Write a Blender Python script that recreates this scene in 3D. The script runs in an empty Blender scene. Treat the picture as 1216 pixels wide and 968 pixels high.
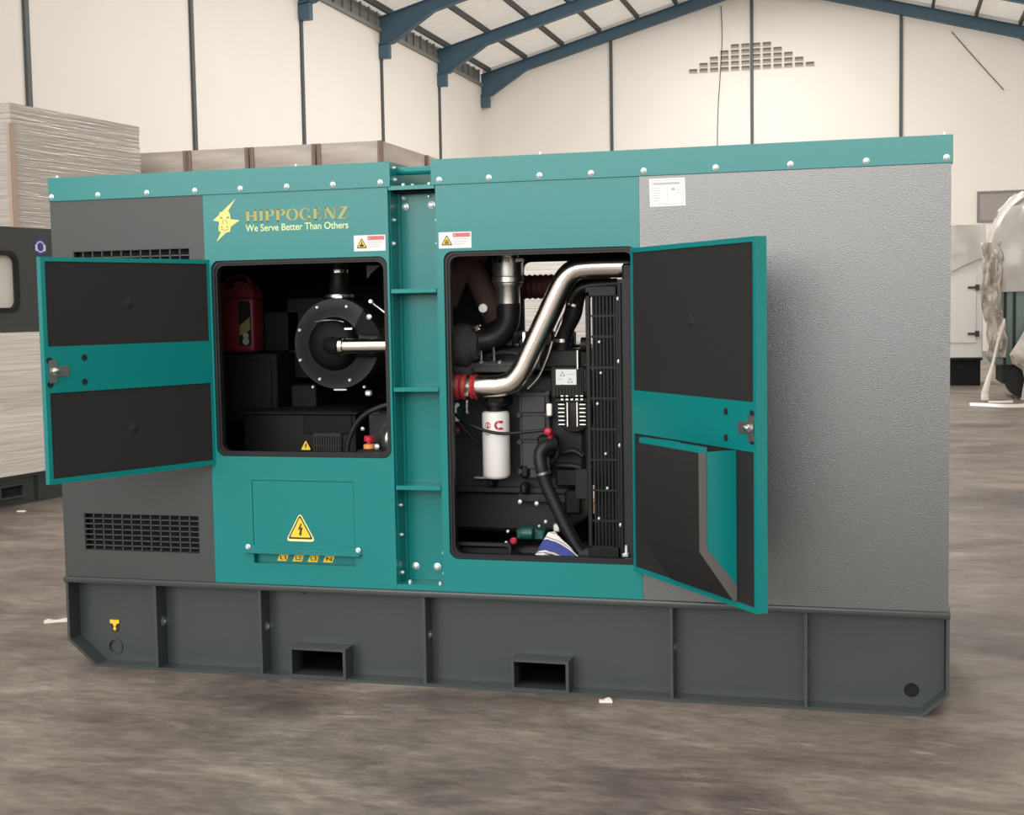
import bpy, bmesh, math, random
from mathutils import Vector, Matrix, noise as mnoise
from mathutils.geometry import tessellate_polygon
R = math.radians
random.seed(7)
SC = bpy.context.scene
COL = SC.collection

# ------------------------------------------------------------------ camera
def make_camera():
    f, yaw, pitch, roll = 1600.0, -0.2695, 0.0743, -0.0176
    cy, sy, cp, sp = math.cos(yaw), math.sin(yaw), math.cos(pitch), math.sin(pitch)
    fwd = Vector((sy*cp, cy*cp, -sp)); rt = Vector((cy, -sy, 0)); up = rt.cross(fwd)
    r = rt*math.cos(roll) + up*math.sin(roll); u = -rt*math.sin(roll) + up*math.cos(roll)
    cd = bpy.data.cameras.new('camera'); co = bpy.data.objects.new('camera', cd); COL.objects.link(co)
    m = Matrix((r, u, -fwd)).transposed().to_4x4(); m.translation = Vector((3.3701, -4.9776, 1.4999))
    co.matrix_world = m
    cd.sensor_fit = 'HORIZONTAL'; cd.sensor_width = 36.0; cd.lens = f*36.0/1216.0
    cd.clip_start = 0.05; cd.clip_end = 300
    SC.camera = co
make_camera()

# ------------------------------------------------------------------ light and exposure
SC.view_settings.view_transform = 'Standard'; SC.view_settings.look = 'None'
SC.view_settings.gamma = 1.0; SC.view_settings.use_curve_mapping = False
SC.view_settings.exposure = 0.0
W = bpy.data.worlds.new('overcast_sky'); SC.world = W; W.use_nodes = True
bg = W.node_tree.nodes['Background']; bg.inputs[0].default_value = (1.0, 0.965, 0.915, 1); bg.inputs[1].default_value = 1.0
_t = W.node_tree; _tc = _t.nodes.new('ShaderNodeTexCoord'); _sx = _t.nodes.new('ShaderNodeSeparateXYZ'); _mr = _t.nodes.new('ShaderNodeMapRange')   # overcast: zenith brighter than horizon
_mr.inputs['From Min'].default_value = 0.0; _mr.inputs['From Max'].default_value = 1.0; _mr.inputs['To Min'].default_value = 0.30; _mr.inputs['To Max'].default_value = 2.05
_t.links.new(_tc.outputs['Generated'], _sx.inputs[0]); _t.links.new(_sx.outputs['Z'], _mr.inputs['Value']); _t.links.new(_mr.outputs[0], bg.inputs[1])
sd = bpy.data.lights.new('soft_sun', 'SUN'); sd.energy = 0.5; sd.angle = R(50); sd.color = (1.0, 0.96, 0.90)
so = bpy.data.objects.new('soft_sun', sd); COL.objects.link(so)
so.rotation_euler = Vector((0.28, 0.8, -1.1)).to_track_quat('-Z', 'Y').to_euler()
so.location = (-6, -10, 14)
def area(name, loc, aim, sx, sy, energy, col):
    d = bpy.data.lights.new(name, 'AREA'); d.shape = 'RECTANGLE'; d.size = sx; d.size_y = sy; d.energy = energy; d.color = col
    o = bpy.data.objects.new(name, d); COL.objects.link(o); o.location = loc; o.rotation_euler = Vector(aim).to_track_quat('-Z', 'Y').to_euler()
area('added_roof_fill', (-0.13, 23, 10.25), (0, 0, -1), 3, 19, 2300, (1.0, 0.96, 0.91))  # added area light under the ridge to brighten the hall, no skylight is built
area('added_front_fill', (-1.0, -15, 5.1), (0, 1, 0), 18, 5.8, 2150, (1.0, 0.97, 0.94))  # added light behind the camera for the panel reflections, no door is built

# ------------------------------------------------------------------ materials
def nmat(name):
    m = bpy.data.materials.new(name); m.use_nodes = True
    return m, m.node_tree, m.node_tree.nodes['Principled BSDF']
def N(t, k, **kw):
    n = t.nodes.new(k)
    for a, v in kw.items():
        if a in n.inputs: n.inputs[a].default_value = v
        else: setattr(n, a, v)
    return n
def mat(name, col, rough=0.5, metal=0.0, bump=0.0, scale=60.0, var=0.0, spec=0.5, coat=0.0):
    m, t, b = nmat(name)
    c = (*col, 1.0)
    b.inputs['Base Color'].default_value = c; b.inputs['Roughness'].default_value = rough; b.inputs['Metallic'].default_value = metal
    b.inputs['Specular IOR Level'].default_value = spec; b.inputs['Coat Weight'].default_value = coat
    if bump or var:
        tc = N(t, 'ShaderNodeTexCoord'); nz = N(t, 'ShaderNodeTexNoise', Scale=scale, Detail=4.0); t.links.new(tc.outputs['Object'], nz.inputs['Vector'])
        if var:
            mx = N(t, 'ShaderNodeMixRGB'); mx.inputs[1].default_value = (*[x*(1-var) for x in col], 1); mx.inputs[2].default_value = (*[min(1, x*(1+var)) for x in col], 1)
            t.links.new(nz.outputs['Fac'], mx.inputs[0]); t.links.new(mx.outputs[0], b.inputs['Base Color'])
        if bump:
            bp = N(t, 'ShaderNodeBump', Strength=bump, Distance=0.01); t.links.new(nz.outputs['Fac'], bp.inputs['Height']); t.links.new(bp.outputs[0], b.inputs['Normal'])
    return m
def ramp(t, stops):
    r = N(t, 'ShaderNodeValToRGB'); e = r.color_ramp.elements
    while len(e) < len(stops): e.new(0.5)
    for x, (p, c) in zip(e, stops): x.position = p; x.color = (*c, 1)
    return r
def film_mat(name, lo, hi, rough=0.22, sc=(1.2, 1.2, 26), bump=0.5):
    m, t, b = nmat(name)
    tc = N(t, 'ShaderNodeTexCoord'); mp = N(t, 'ShaderNodeMapping'); mp.inputs['Scale'].default_value = sc; mp.inputs['Rotation'].default_value = (R(3), R(4), 0)
    t.links.new(tc.outputs['Object'], mp.inputs['Vector'])
    nz = N(t, 'ShaderNodeTexNoise', Scale=1.0, Detail=5.0, Distortion=0.6); t.links.new(mp.outputs[0], nz.inputs['Vector'])
    rp = ramp(t, [(0.3, lo), (0.7, hi)]); t.links.new(nz.outputs['Fac'], rp.inputs[0]); t.links.new(rp.outputs[0], b.inputs['Base Color'])
    bp = N(t, 'ShaderNodeBump', Strength=bump, Distance=0.02); t.links.new(nz.outputs['Fac'], bp.inputs['Height']); t.links.new(bp.outputs[0], b.inputs['Normal'])
    b.inputs['Roughness'].default_value = rough
    return m
def floor_mat():
    m, t, b = nmat('stained_concrete')
    tc = N(t, 'ShaderNodeTexCoord')
    def nz(scale, detail, sx=1, sy=1, dist=0.0, rough=0.5):
        mp = N(t, 'ShaderNodeMapping'); mp.inputs['Scale'].default_value = (sx, sy, 1); t.links.new(tc.outputs['Object'], mp.inputs['Vector'])
        n = N(t, 'ShaderNodeTexNoise', Scale=scale, Detail=detail, Distortion=dist, Roughness=rough); t.links.new(mp.outputs[0], n.inputs['Vector']); return n
    a = nz(1.7, 10, sx=.62, sy=1.35, dist=0.7, rough=.70); r1 = ramp(t, [(0.30, (0.074, 0.061, 0.053)), (0.43, (0.126, 0.104, 0.088)), (0.55, (0.178, 0.148, 0.124)), (0.72, (0.295, 0.250, 0.212))])
    t.links.new(a.outputs['Fac'], r1.inputs[0])
    p = nz(0.55, 6, sx=.8, sy=1.2, dist=0.9, rough=.6); r2 = ramp(t, [(0.35, (0.50, 0.48, 0.52)), (0.47, (1, 1, 1))]); t.links.new(p.outputs['Fac'], r2.inputs[0])
    mu = N(t, 'ShaderNodeMixRGB', blend_type='MULTIPLY'); mu.inputs[0].default_value = 0.9; t.links.new(r1.outputs[0], mu.inputs[1]); t.links.new(r2.outputs[0], mu.inputs[2])
    s = nz(6.0, 8, sx=0.45, sy=1.5, dist=0.6, rough=.78); r3 = ramp(t, [(0.58, (0, 0, 0)), (0.72, (1, 1, 1))]); t.links.new(s.outputs['Fac'], r3.inputs[0])
    s2 = nz(0.9, 3); r4 = ramp(t, [(0.46, (0, 0, 0)), (0.60, (1, 1, 1))]); t.links.new(s2.outputs['Fac'], r4.inputs[0])
    fn_ = nz(16, 8, sx=.5, sy=1.4, dist=.4, rough=.75); r5 = ramp(t, [(0.30, (0.60, 0.60, 0.61)), (0.50, (1, 1, 1)), (0.70, (1.38, 1.36, 1.34))]); t.links.new(fn_.outputs['Fac'], r5.inputs[0])
    mu2 = N(t, 'ShaderNodeMixRGB', blend_type='MULTIPLY'); mu2.inputs[0].default_value = 1.0; t.links.new(mu.outputs[0], mu2.inputs[1]); t.links.new(r5.outputs[0], mu2.inputs[2]); mu = mu2
    mm = N(t, 'ShaderNodeMath', operation='MULTIPLY'); t.links.new(r3.outputs[0], mm.inputs[0]); t.links.new(r4.outputs[0], mm.inputs[1])
    mk = N(t, 'ShaderNodeMath', operation='MULTIPLY'); mk.inputs[1].default_value = 0.75; t.links.new(mm.outputs[0], mk.inputs[0])
    mx = N(t, 'ShaderNodeMixRGB'); mx.inputs[2].default_value = (0.44, 0.39, 0.34, 1); t.links.new(mk.outputs[0], mx.inputs[0]); t.links.new(mu.outputs[0], mx.inputs[1])
    t.links.new(mx.outputs[0], b.inputs['Base Color'])
    g = nz(3, 6); rr = ramp(t, [(0.3, (0.34,)*3), (0.7, (0.58,)*3)]); t.links.new(g.outputs['Fac'], rr.inputs[0]); t.links.new(rr.outputs[0], b.inputs['Roughness'])
    bp = N(t, 'ShaderNodeBump', Strength=0.25, Distance=0.01); t.links.new(s.outputs['Fac'], bp.inputs['Height']); t.links.new(bp.outputs[0], b.inputs['Normal'])
    return m
def stripe_mat(name, cols, freq, axis='X'):
    m, t, b = nmat(name)
    tc = N(t, 'ShaderNodeTexCoord'); wv = N(t, 'ShaderNodeTexWave', bands_direction=axis, Scale=freq, Distortion=1.5); t.links.new(tc.outputs['Generated'], wv.inputs['Vector'])
    rp = ramp(t, cols); rp.color_ramp.interpolation = 'CONSTANT'; t.links.new(wv.outputs['Fac'], rp.inputs[0]); t.links.new(rp.outputs[0], b.inputs['Base Color']); b.inputs['Roughness'].default_value = 0.9
    return m
M = {}
M['teal'] = mat('teal_paint', (0.004, 0.182, 0.178), 0.25, bump=0.02, scale=220, spec=0.36)
M['gray'] = mat('dark_gray_paint', (0.045, 0.050, 0.049), 0.38, bump=0.02, scale=200, spec=0.4)
M['graytex'] = mat('textured_gray_paint', (0.028, 0.033, 0.033), 0.29, bump=0.16, scale=240, var=0.45, spec=0.85)
M['graytex'].node_tree.nodes['Principled BSDF'].inputs['IOR'].default_value = 1.75
M['base'] = mat('skid_paint', (0.038, 0.047, 0.046), 0.32, bump=0.04, scale=40)
M['foam'] = mat('black_foam', (0.015, 0.0155, 0.016), 0.8, bump=0.15, scale=120, spec=0.3)
M['foamedge'] = mat('gray_foam_edge', (0.10, 0.095, 0.09), 0.9)
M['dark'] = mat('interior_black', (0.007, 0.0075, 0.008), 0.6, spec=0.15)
M['hole'] = mat('hole_black', (0.004, 0.004, 0.004), 0.9)
M['rubber'] = mat('black_rubber', (0.010, 0.010, 0.011), 0.45, spec=0.3)
M['engine'] = mat('engine_charcoal', (0.022, 0.023, 0.025), 0.45, bump=0.08, scale=60, spec=0.22)
M['engine2'] = mat('engine_black', (0.009, 0.0095, 0.010), 0.42, bump=0.08, scale=60, spec=0.22)
M['cover'] = mat('cover_gray', (0.05, 0.05, 0.052), 0.5, bump=0.06, scale=60, spec=0.22)
M['bayshade'] = mat('bay_black', (0.0045, 0.005, 0.0052), 0.55, spec=0.15)  # darker copy of engine_black, dimness of the left bay put into its colour
M['turbo'] = mat('cast_iron', (0.06, 0.06, 0.062), 0.5, bump=0.1, scale=80, spec=0.22)
M['steel'] = mat('brushed_stainless', (0.72, 0.66, 0.60), 0.22, 1.0)
M['alu'] = mat('silver_metal', (0.74, 0.73, 0.70), 0.34, 1.0, bump=0.05, scale=30)
M['zinc'] = mat('zinc_bolt', (0.66, 0.71, 0.71), 0.35, 0.6)
M['zincd'] = mat('zinc_dark', (0.24, 0.235, 0.23), 0.35, 0.8)
M['red'] = mat('red_silicone', (0.42, 0.03, 0.03), 0.45)
M['redp'] = mat('red_plastic', (0.10, 0.006, 0.012), 0.5)
M['redb'] = mat('bright_red', (0.42, 0.015, 0.035), 0.4)
M['maroon'] = mat('dark_red_hose', (0.055, 0.018, 0.017), 0.6)
M['wrap'] = mat('brown_heat_wrap', (0.060, 0.034, 0.029), 0.85, bump=0.3, scale=90)
M['white'] = mat('white_paint', (0.80, 0.79, 0.77), 0.4)
M['paper'] = mat('white_sticker', (0.64, 0.67, 0.67), 0.45)
M['ink'] = mat('gray_ink', (0.42, 0.43, 0.44), 0.6)
M['black'] = mat('black_ink', (0.02, 0.018, 0.01), 0.6)
M['yellow'] = mat('warning_yellow', (0.80, 0.56, 0.03), 0.45)
M['paleyellow'] = mat('pale_yellow', (0.85, 0.78, 0.35), 0.45)
M['orange'] = mat('orange_plastic', (0.75, 0.32, 0.08), 0.4)
M['redink'] = mat('red_ink', (0.52, 0.12, 0.12), 0.5)
M['gold'] = mat('gold_lettering', (0.34, 0.31, 0.07), 0.4)
M['tagline'] = mat('pale_lettering', (0.58, 0.68, 0.32), 0.4)
M['emblem'] = mat('emblem_yellow', (0.68, 0.62, 0.18), 0.4)
M['emblemd'] = mat('emblem_lines', (0.16, 0.20, 0.06), 0.5)
M['greenpump'] = mat('green_cast', (0.01, 0.075, 0.065), 0.4)
M['olive'] = mat('olive_cast', (0.16, 0.13, 0.05), 0.5)
M['wall'] = mat('cream_wall', (0.84, 0.805, 0.76), 0.75, var=0.03, scale=0.7, spec=0.2)
def roof_mat():
    m, t, b = nmat('translucent_roof_sheet'); b.inputs['Base Color'].default_value = (0.70, 0.66, 0.61, 1); b.inputs['Roughness'].default_value = 0.6
    tr = N(t, 'ShaderNodeBsdfTranslucent'); tr.inputs['Color'].default_value = (0.86, 0.83, 0.79, 1)
    mx = N(t, 'ShaderNodeMixShader'); mx.inputs[0].default_value = 0.36
    t.links.new(b.outputs[0], mx.inputs[1]); t.links.new(tr.outputs[0], mx.inputs[2]); t.links.new(mx.outputs[0], t.nodes['Material Output'].inputs['Surface'])
    return m
M['roof'] = roof_mat()
M['rafter'] = mat('blue_steel', (0.055, 0.115, 0.165), 0.5)
M['purlin'] = mat('gray_purlin', (0.06, 0.062, 0.062), 0.6)
M['post'] = mat('dark_post', (0.07, 0.085, 0.09), 0.55)
M['louver'] = mat('gray_louver', (0.22, 0.22, 0.21), 0.6)
M['block'] = mat('vent_block_gray', (0.60, 0.56, 0.51), 0.8)
M['blockm'] = mat('vent_block_recess', (0.36, 0.325, 0.28), 0.9)
M['blockd'] = mat('vent_block_dark', (0.15, 0.13, 0.11), 0.9)
M['pane'] = mat('gray_shutter', (0.34, 0.32, 0.30), 0.6)
M['filmA'] = film_mat('stretch_film_beige', (0.42, 0.385, 0.35), (0.53, 0.49, 0.45), 0.13, sc=(1.0, 1.0, 38), bump=0.8)
M['filmB'] = film_mat('stretch_film_dusty', (0.40, 0.35, 0.31), (0.62, 0.56, 0.51), 0.35, sc=(1, 1, 9))
M['filmC'] = film_mat('stretch_film_white', (0.61, 0.565, 0.525), (0.73, 0.685, 0.64), 0.3, sc=(1.2, 1.2, 34))
M['filmD'] = film_mat('clear_film', (0.34, 0.31, 0.27), (0.66, 0.62, 0.56), 0.18, sc=(7, 7, 5), bump=1.0)
M['filmE'] = film_mat('plastic_sheet', (0.46, 0.44, 0.41), (0.60, 0.575, 0.545), 0.25, sc=(2, 2, 1.2), bump=0.6)
M['card'] = mat('cardboard_edge', (0.46, 0.35, 0.29), 0.8)
M['cardd'] = mat('brown_board', (0.25, 0.18, 0.15), 0.8)
M['wood'] = mat('pallet_wood', (0.38, 0.26, 0.17), 0.8, var=.2, scale=6)
M['blue'] = mat('sign_blue', (0.05, 0.05, 0.30), 0.5)
M['glassgreen'] = mat('green_wrapped_paint', (0.13, 0.20, 0.18), 0.3)
M['cloth'] = stripe_mat('blue_white_cloth', [(0.0, (0.035, 0.055, 0.22)), (0.45, (0.035, 0.055, 0.22)), (0.55, (0.62, 0.58, 0.55)), (0.80, (0.05, 0.04, 0.05)), (0.88, (0.66, 0.62, 0.6))], 0.55, 'DIAGONAL')
M['floor'] = floor_mat()
M['window'] = mat('film_behind_window', (0.62, 0.60, 0.55), 0.25)

# ------------------------------------------------------------------ mesh helpers
class MB:
    def __init__(s): s.bm = bmesh.new(); s.mi = 0
    def _t(s, faces):
        for f in faces: f.material_index = s.mi
    def box(s, x0, x1, y0, y1, z0, z1, bev=0.0, seg=1, rot=None):
        g = bmesh.ops.create_cube(s.bm, size=1.0); vs = g['verts']
        for v in vs: v.co = Vector(((x0+x1)/2 + v.co.x*(x1-x0), (y0+y1)/2 + v.co.y*(y1-y0), (z0+z1)/2 + v.co.z*(z1-z0)))
        fs = {f for v in vs for f in v.link_faces}
        if bev > 0:
            es = list({e for v in vs for e in v.link_edges})
            r = bmesh.ops.bevel(s.bm, geom=es, offset=bev, segments=seg, profile=0.5, affect='EDGES', clamp_overlap=True)
            fs = set(r['faces']) | {f for f in fs if f.is_valid}
            vs = list({v for f in fs for v in f.verts})
        if rot is not None:
            bmesh.ops.transform(s.bm, matrix=rot, verts=[v for v in vs if v.is_valid])
        s._t([f for f in fs if f.is_valid]); return s
    def rings(s, rs, cap0=True, cap1=True, closed=False):
        L = [[s.bm.verts.new(p) for p in r] for r in rs]; n = len(L[0]); fs = []
        k = len(L) if closed else len(L)-1
        for i in range(k):
            a, b = L[i], L[(i+1) % len(L)]
            for j in range(n): fs.append(s.bm.faces.new((a[j], a[(j+1) % n], b[(j+1) % n], b[j])))
        if not closed:
            if cap0: fs.append(s.bm.faces.new(L[0][::-1]))
            if cap1: fs.append(s.bm.faces.new(L[-1]))
        s._t(fs); return s
    def cyl(s, p0, p1, r0, r1=None, n=24):
        p0, p1 = Vector(p0), Vector(p1); r1 = r0 if r1 is None else r1
        return s.lathe(p0, p1-p0, [(0, r0), ((p1-p0).length, r1)], n)
    def lathe(s, p0, axis, prof, n=28):
        p0 = Vector(p0); a = Vector(axis).normalized(); q = a.orthogonal().normalized(); w = a.cross(q)
        rs = []
        for h, r in prof:
            r = max(r, 0.0005)
            rs.append([p0 + a*h + (q*math.cos(2*math.pi*k/n) + w*math.sin(2*math.pi*k/n))*r for k in range(n)])
        return s.rings(rs)
    def tube(s, pts, r, n=16, sub=6, corr=0.0, step=None):
        pts = [Vector(p) for p in pts]
        if sub > 1 and len(pts) > 2:
            out = []
            for i in range(len(pts)-1):
                p0 = pts[max(i-1, 0)]; p1 = pts[i]; p2 = pts[i+1]; p3 = pts[min(i+2, len(pts)-1)]
                for k in range(sub):
                    t = k/sub
                    out.append(0.5*((2*p1) + (p2-p0)*t + (2*p0-5*p1+4*p2-p3)*t*t + (3*p1-p0-3*p2+p3)*t**3))
            out.append(pts[-1]); pts = out
        rs = []; q = None
        for i, p in enumerate(pts):
            d = (pts[min(i+1, len(pts)-1)] - pts[max(i-1, 0)]).normalized()
            q = d.orthogonal().normalized() if q is None else (q - d*q.dot(d)).normalized()
            w = d.cross(q)
            rr = r[i] if isinstance(r, (list, tuple)) else r*(1 + (corr if i % 2 else -corr))
            rs.append([p + (q*math.cos(2*math.pi*k/n) + w*math.sin(2*math.pi*k/n))*rr for k in range(n)])
        return s.rings(rs)
    def plate(s, outer, holes, y0, y1, fn=None):
        """outline with holes in (u, v), thick from y0 to y1; fn maps (u, v, w) to a point; default u=x, v=z, w=y"""
        fn = fn or (lambda u, v, w: (u, w, v))
        loops = [outer] + list(holes)
        tri = tessellate_polygon([[Vector((u, v, 0)) for u, v in l] for l in loops])
        flat = [p for l in loops for p in l]
        A = [s.bm.verts.new(fn(u, v, y0)) for u, v in flat]; B = [s.bm.verts.new(fn(u, v, y1)) for u, v in flat]
        fs = []
        for t in tri:
            try: fs.append(s.bm.faces.new([A[i] for i in t])); fs.append(s.bm.faces.new([B[i] for i in reversed(t)]))
            except ValueError: pass
        k = 0
        for l in loops:
            n = len(l)
            for i in range(n):
                a, b = k+i, k+(i+1) % n
                fs.append(s.bm.faces.new((A[a], A[b], B[b], B[a])))
            k += n
        s._t(fs); return s
    def ball(s, c, r, n=12, sz=1.0):
        g = bmesh.ops.create_uvsphere(s.bm, u_segments=n, v_segments=max(6, n//2), radius=r)
        for v in g['verts']: v.co = Vector((v.co.x, v.co.y, v.co.z*sz)) + Vector(c)
        s._t({f for v in g['verts'] for f in v.link_faces}); return s
    def grid(s, fn, nu, nv, thick=0.0):
        V = [[s.bm.verts.new(fn(i/nu, j/nv)) for j in range(nv+1)] for i in range(nu+1)]
        s._t([s.bm.faces.new((V[i][j], V[i+1][j], V[i+1][j+1], V[i][j+1])) for i in range(nu) for j in range(nv)])
        return s
    def mesh(s, name, mats):
        bmesh.ops.recalc_face_normals(s.bm, faces=s.bm.faces[:])
        me = bpy.data.meshes.new(name); s.bm.to_mesh(me); s.bm.free()
        for m in (mats if isinstance(mats, (list, tuple)) else [mats]): me.materials.append(M[m])
        for p in me.polygons: p.use_smooth = True
        me.set_sharp_from_angle(angle=R(38))
        return me
    def build(s, name, mats, parent=None, loc=None, rz=0):
        o = bpy.data.objects.new(name, s.mesh(name, mats)); COL.objects.link(o)
        if parent is not None: o.parent = parent
        if loc is not None: o.location = loc
        if rz: o.rotation_euler.z = rz
        return o
def rr(x0, x1, z0, z1, r, n=6):
    out = []
    for cx, cz, a0 in ((x1-r, z1-r, 0), (x0+r, z1-r, 90), (x0+r, z0+r, 180), (x1-r, z0+r, 270)):
        for k in range(n+1):
            a = R(a0 + 90*k/n); out.append((cx + r*math.cos(a), cz + r*math.sin(a)))
    return out
def circ(cx, cz, r, n=20): return [(cx + r*math.cos(2*math.pi*k/n), cz + r*math.sin(2*math.pi*k/n)) for k in range(n)]
def rect(x0, x1, z0, z1): return [(x0, z0), (x1, z0), (x1, z1), (x0, z1)]
def tag(o, label, cat, group=None, kind=None):
    if label: o['label'] = label
    if cat: o['category'] = cat
    if group: o['group'] = group
    if kind: o['kind'] = kind
    return o
def empty(name, loc, rz=0, label=None, cat=None, group=None):
    o = bpy.data.objects.new(name, None); COL.objects.link(o); o.location = loc; o.rotation_euler.z = rz
    o.empty_display_size = 0.2
    return tag(o, label, cat, group)
def structure(o): o['kind'] = 'structure'; return o
def text_mesh(name, body, x0, x1, z0, z1, y, m, parent, bold=0.0, depth=0.0015):
    cu = bpy.data.curves.new(name, 'FONT'); cu.body = body; cu.size = 1.0; cu.offset = bold; cu.extrude = 0.001
    o = bpy.data.objects.new(name, cu); COL.objects.link(o)
    bpy.context.view_layer.update()
    me = bpy.data.meshes.new_from_object(o.evaluated_get(bpy.context.evaluated_depsgraph_get()))
    bpy.data.objects.remove(o); bpy.data.curves.remove(cu)
    xs = [v.co.x for v in me.vertices]; ys = [v.co.y for v in me.vertices]
    ax, bx, ay, by = min(xs), max(xs), min(ys), max(ys)
    for v in me.vertices:
        u = (v.co.x-ax)/(bx-ax); w = (v.co.y-ay)/(by-ay); d = 0 if v.co.z > 0 else depth
        v.co = Vector((x0 + u*(x1-x0), y + d, z0 + w*(z1-z0)))
    me.materials.clear(); me.materials.append(M[m])
    r = bpy.data.objects.new(name, me); COL.objects.link(r); r.parent = parent
    return r

# ------------------------------------------------------------------ the hall
HX0, HX1, YB, RX, RZ, SL = -8.72, 8.47, 36.0, -0.126, 10.73, 0.2735
def under(x): return RZ - SL*abs(x-RX)
structure(MB().box(-26, 26, -22, YB, -0.2, 0).build('floor', 'floor'))
wb = structure(MB().plate([(HX0, 0), (HX1, 0), (HX1, under(HX1)+.5), (RX, RZ+.5), (HX0, under(HX0)+.5)], [], YB, YB+.2).build('wall_back', 'wall'))
wl = structure(MB().box(HX0-.2, HX0, -9, YB, 0, 8.4).build('wall_left', 'wall'))
wr = structure(MB().box(HX1, HX1+.2, -9, YB, 0, 8.4).build('wall_right', 'wall'))
b = MB()                                             # louvre strip between wall top and roof
b.box(HX0-.12, HX0-.08, 6, YB, 8.4, 8.9)
y = 6.1
while y < YB: b.box(HX0-.08, HX0-.03, y, y+.04, 8.46, 8.9); y += .55
b.box(HX0-.08, HX0+.06, 6, YB, 8.36, 8.46)
structure(b.build('trim_1', 'louver'))
b = MB()                                             # corrugated roof sheets, both slopes
ys = []; y = 6.0
while y < YB+.2: ys += [(y, 0), (y+.07, 0), (y+.095, .035), (y+.165, .035)]; y += .19
for e, x in ((-1, HX0-.4), (1, HX1+.4)):
    for dz in (0.0,):
        rows = [(b.bm.verts.new((x, yy, under(x)+.5+h+dz)), b.bm.verts.new((RX, yy, RZ+.5+h+dz))) for yy, h in ys]
        for (p, q), (s, t) in zip(rows, rows[1:]): b.bm.faces.new((p, q, t, s))
roof = structure(b.build('ceiling', 'roof'))
for e in (-1, 1):                                    # purlins run the length of the hall
    xe = HX0 if e < 0 else HX1
    for k in range(8):
        x = RX + e*(0.15 + k*1.17); z = under(x)
        MB().box(x-.035, x+.035, 6, YB, z+.34, z+.49).build('purlin', 'purlin', roof)
def rafter(Y, w=.2):
    b = MB(); lo = [(HX0, under(HX0)), (RX, RZ), (HX1, under(HX1))]
    up = [(x, z+.34) for x, z in reversed(lo)]
    hl = [(HX0, under(HX0)-.36), (HX0+.35, under(HX0)-.30), (HX0+1.45, under(HX0+1.45))]
    hr = [(HX1-1.45, under(HX1-1.45)), (HX1-.35, under(HX1)-.30), (HX1, under(HX1)-.36)]
    b.plate(hl + [(RX, RZ)] + hr + up, [], Y-.012, Y+.012)
    fl = hl + [(RX, RZ)] + hr
    b.plate(fl + [(x, z+.02) for x, z in reversed(fl)], [], Y-w/2, Y+w/2)
    b.plate([(x, z-.02) for x, z in reversed(up)] + up, [], Y-w/2, Y+w/2)
    for xe, d in ((HX0, 1), (HX1, -1)):
        a, c = sorted((xe, xe+d*.26)); b.box(a, c, Y-w/2, Y+w/2, under(xe)-.66, under(xe)-.28)
    return b.build('rafter', 'rafter', roof)
for Y in (35.86, 31.6, 27.05, 22.25, 17.4, 12.45): rafter(Y)
for Y in (31.62, 27.07, 22.25, 17.41, 12.46, 7.6, 2.8): MB().box(HX0, HX0+.05, Y-.05, Y+.05, 0, 8.38).build('post', 'post', wl)
for X in (-4.63, -0.4, 3.84): MB().box(X-.045, X+.045, YB-.06, YB, 0, under(X)+.1).build('post', 'post', wb)
for i, n in enumerate([1, 2, 3, 4, 5, 5, 5, 5, 4, 3, 2, 1]):       # stepped pyramid of vent blocks in the gable
    X = -2.27 + i*.3105
    for k in range(n):
        z = 8.375 + k*.163; b = MB()
        b.plate(rect(X, X+.27, z, z+.135), [rect(X+.025, X+.245, z+.02, z+.115)], YB-.02, YB)
        b.mi = 1; b.plate(rect(X+.025, X+.245, z+.02, z+.115), [], YB-.004, YB)
        b.mi = 2; b.plate([(X+.025, z+.07), (X+.08, z+.095), (X+.19, z+.095), (X+.245, z+.07), (X+.245, z+.13), (X+.025, z+.13)], [], YB-.03, YB-.02)
        b.build('vent_block', ['block', 'blockm', 'blockd'], wb)
w1 = MB().plate(rect(5.94, 7.3, 3.68, 4.56), [rect(6.0, 7.24, 3.74, 4.5)], YB-.05, YB).build('window_1', 'louver'); structure(w1)
MB().box(6.0, 7.24, YB-.03, YB, 3.74, 4.5).build('pane', 'pane', w1)
tag(MB().tube([(-1.30, YB-.03, 10.3), (-1.27, YB-.03, 9.4), (-1.33, YB-.03, 8.3), (-1.40, YB-.03, 7.3), (-1.43, YB-.03, 6.2), (-1.44, YB-.03, 5.2)], .012, 6, 4).build('hanging_cable', 'purlin'),
    'thin dark cable hanging down the back wall left of the centre post', 'cable')
tag(MB().tube([(5.22, YB-.03, 9.09), (5.9, YB-.03, 8.25), (6.63, YB-.03, 7.38)], .013, 6, 3).build('slanting_cable', 'purlin'),
    'thin brown cable slanting down the back wall under the right rafter', 'cable')

# ------------------------------------------------------------------ things standing in the hall
def wavy_box(x0, x1, y0, y1, z0, z1, amp=.012, n=14, seed=0.0, freq=2.0):
    """a box body under tight film: sides subdivided and slightly rippled in level bands"""
    b = MB(); r = .03
    per = rr(x0, x1, y0, y1, r, 3)
    pts = []
    for i in range(len(per)):
        p, q = Vector((*per[i], 0)), Vector((*per[(i+1) % len(per)], 0)); k = max(1, int((q-p).length/.25))
        for j in range(k): pts.append(p.lerp(q, j/k))
    cx, cy = (x0+x1)/2, (y0+y1)/2; rs = []
    for i in range(n+1):
        z = z0 + (z1-z0)*i/n; ring = []
        for p in pts:
            h = mnoise.noise(Vector((p.x*1.3+seed, p.y*1.3, z*freq*3)))*amp
            d = Vector((p.x-cx, p.y-cy, 0)); d = Vector((math.copysign(1, d.x) if abs(abs(d.x)-(x1-x0)/2) < .04 else 0, math.copysign(1, d.y) if abs(abs(d.y)-(y1-y0)/2) < .04 else 0, 0))
            ring.append(p + d*h + Vector((0, 0, z)))
        rs.append(ring)
    return b.rings(rs)

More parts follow.
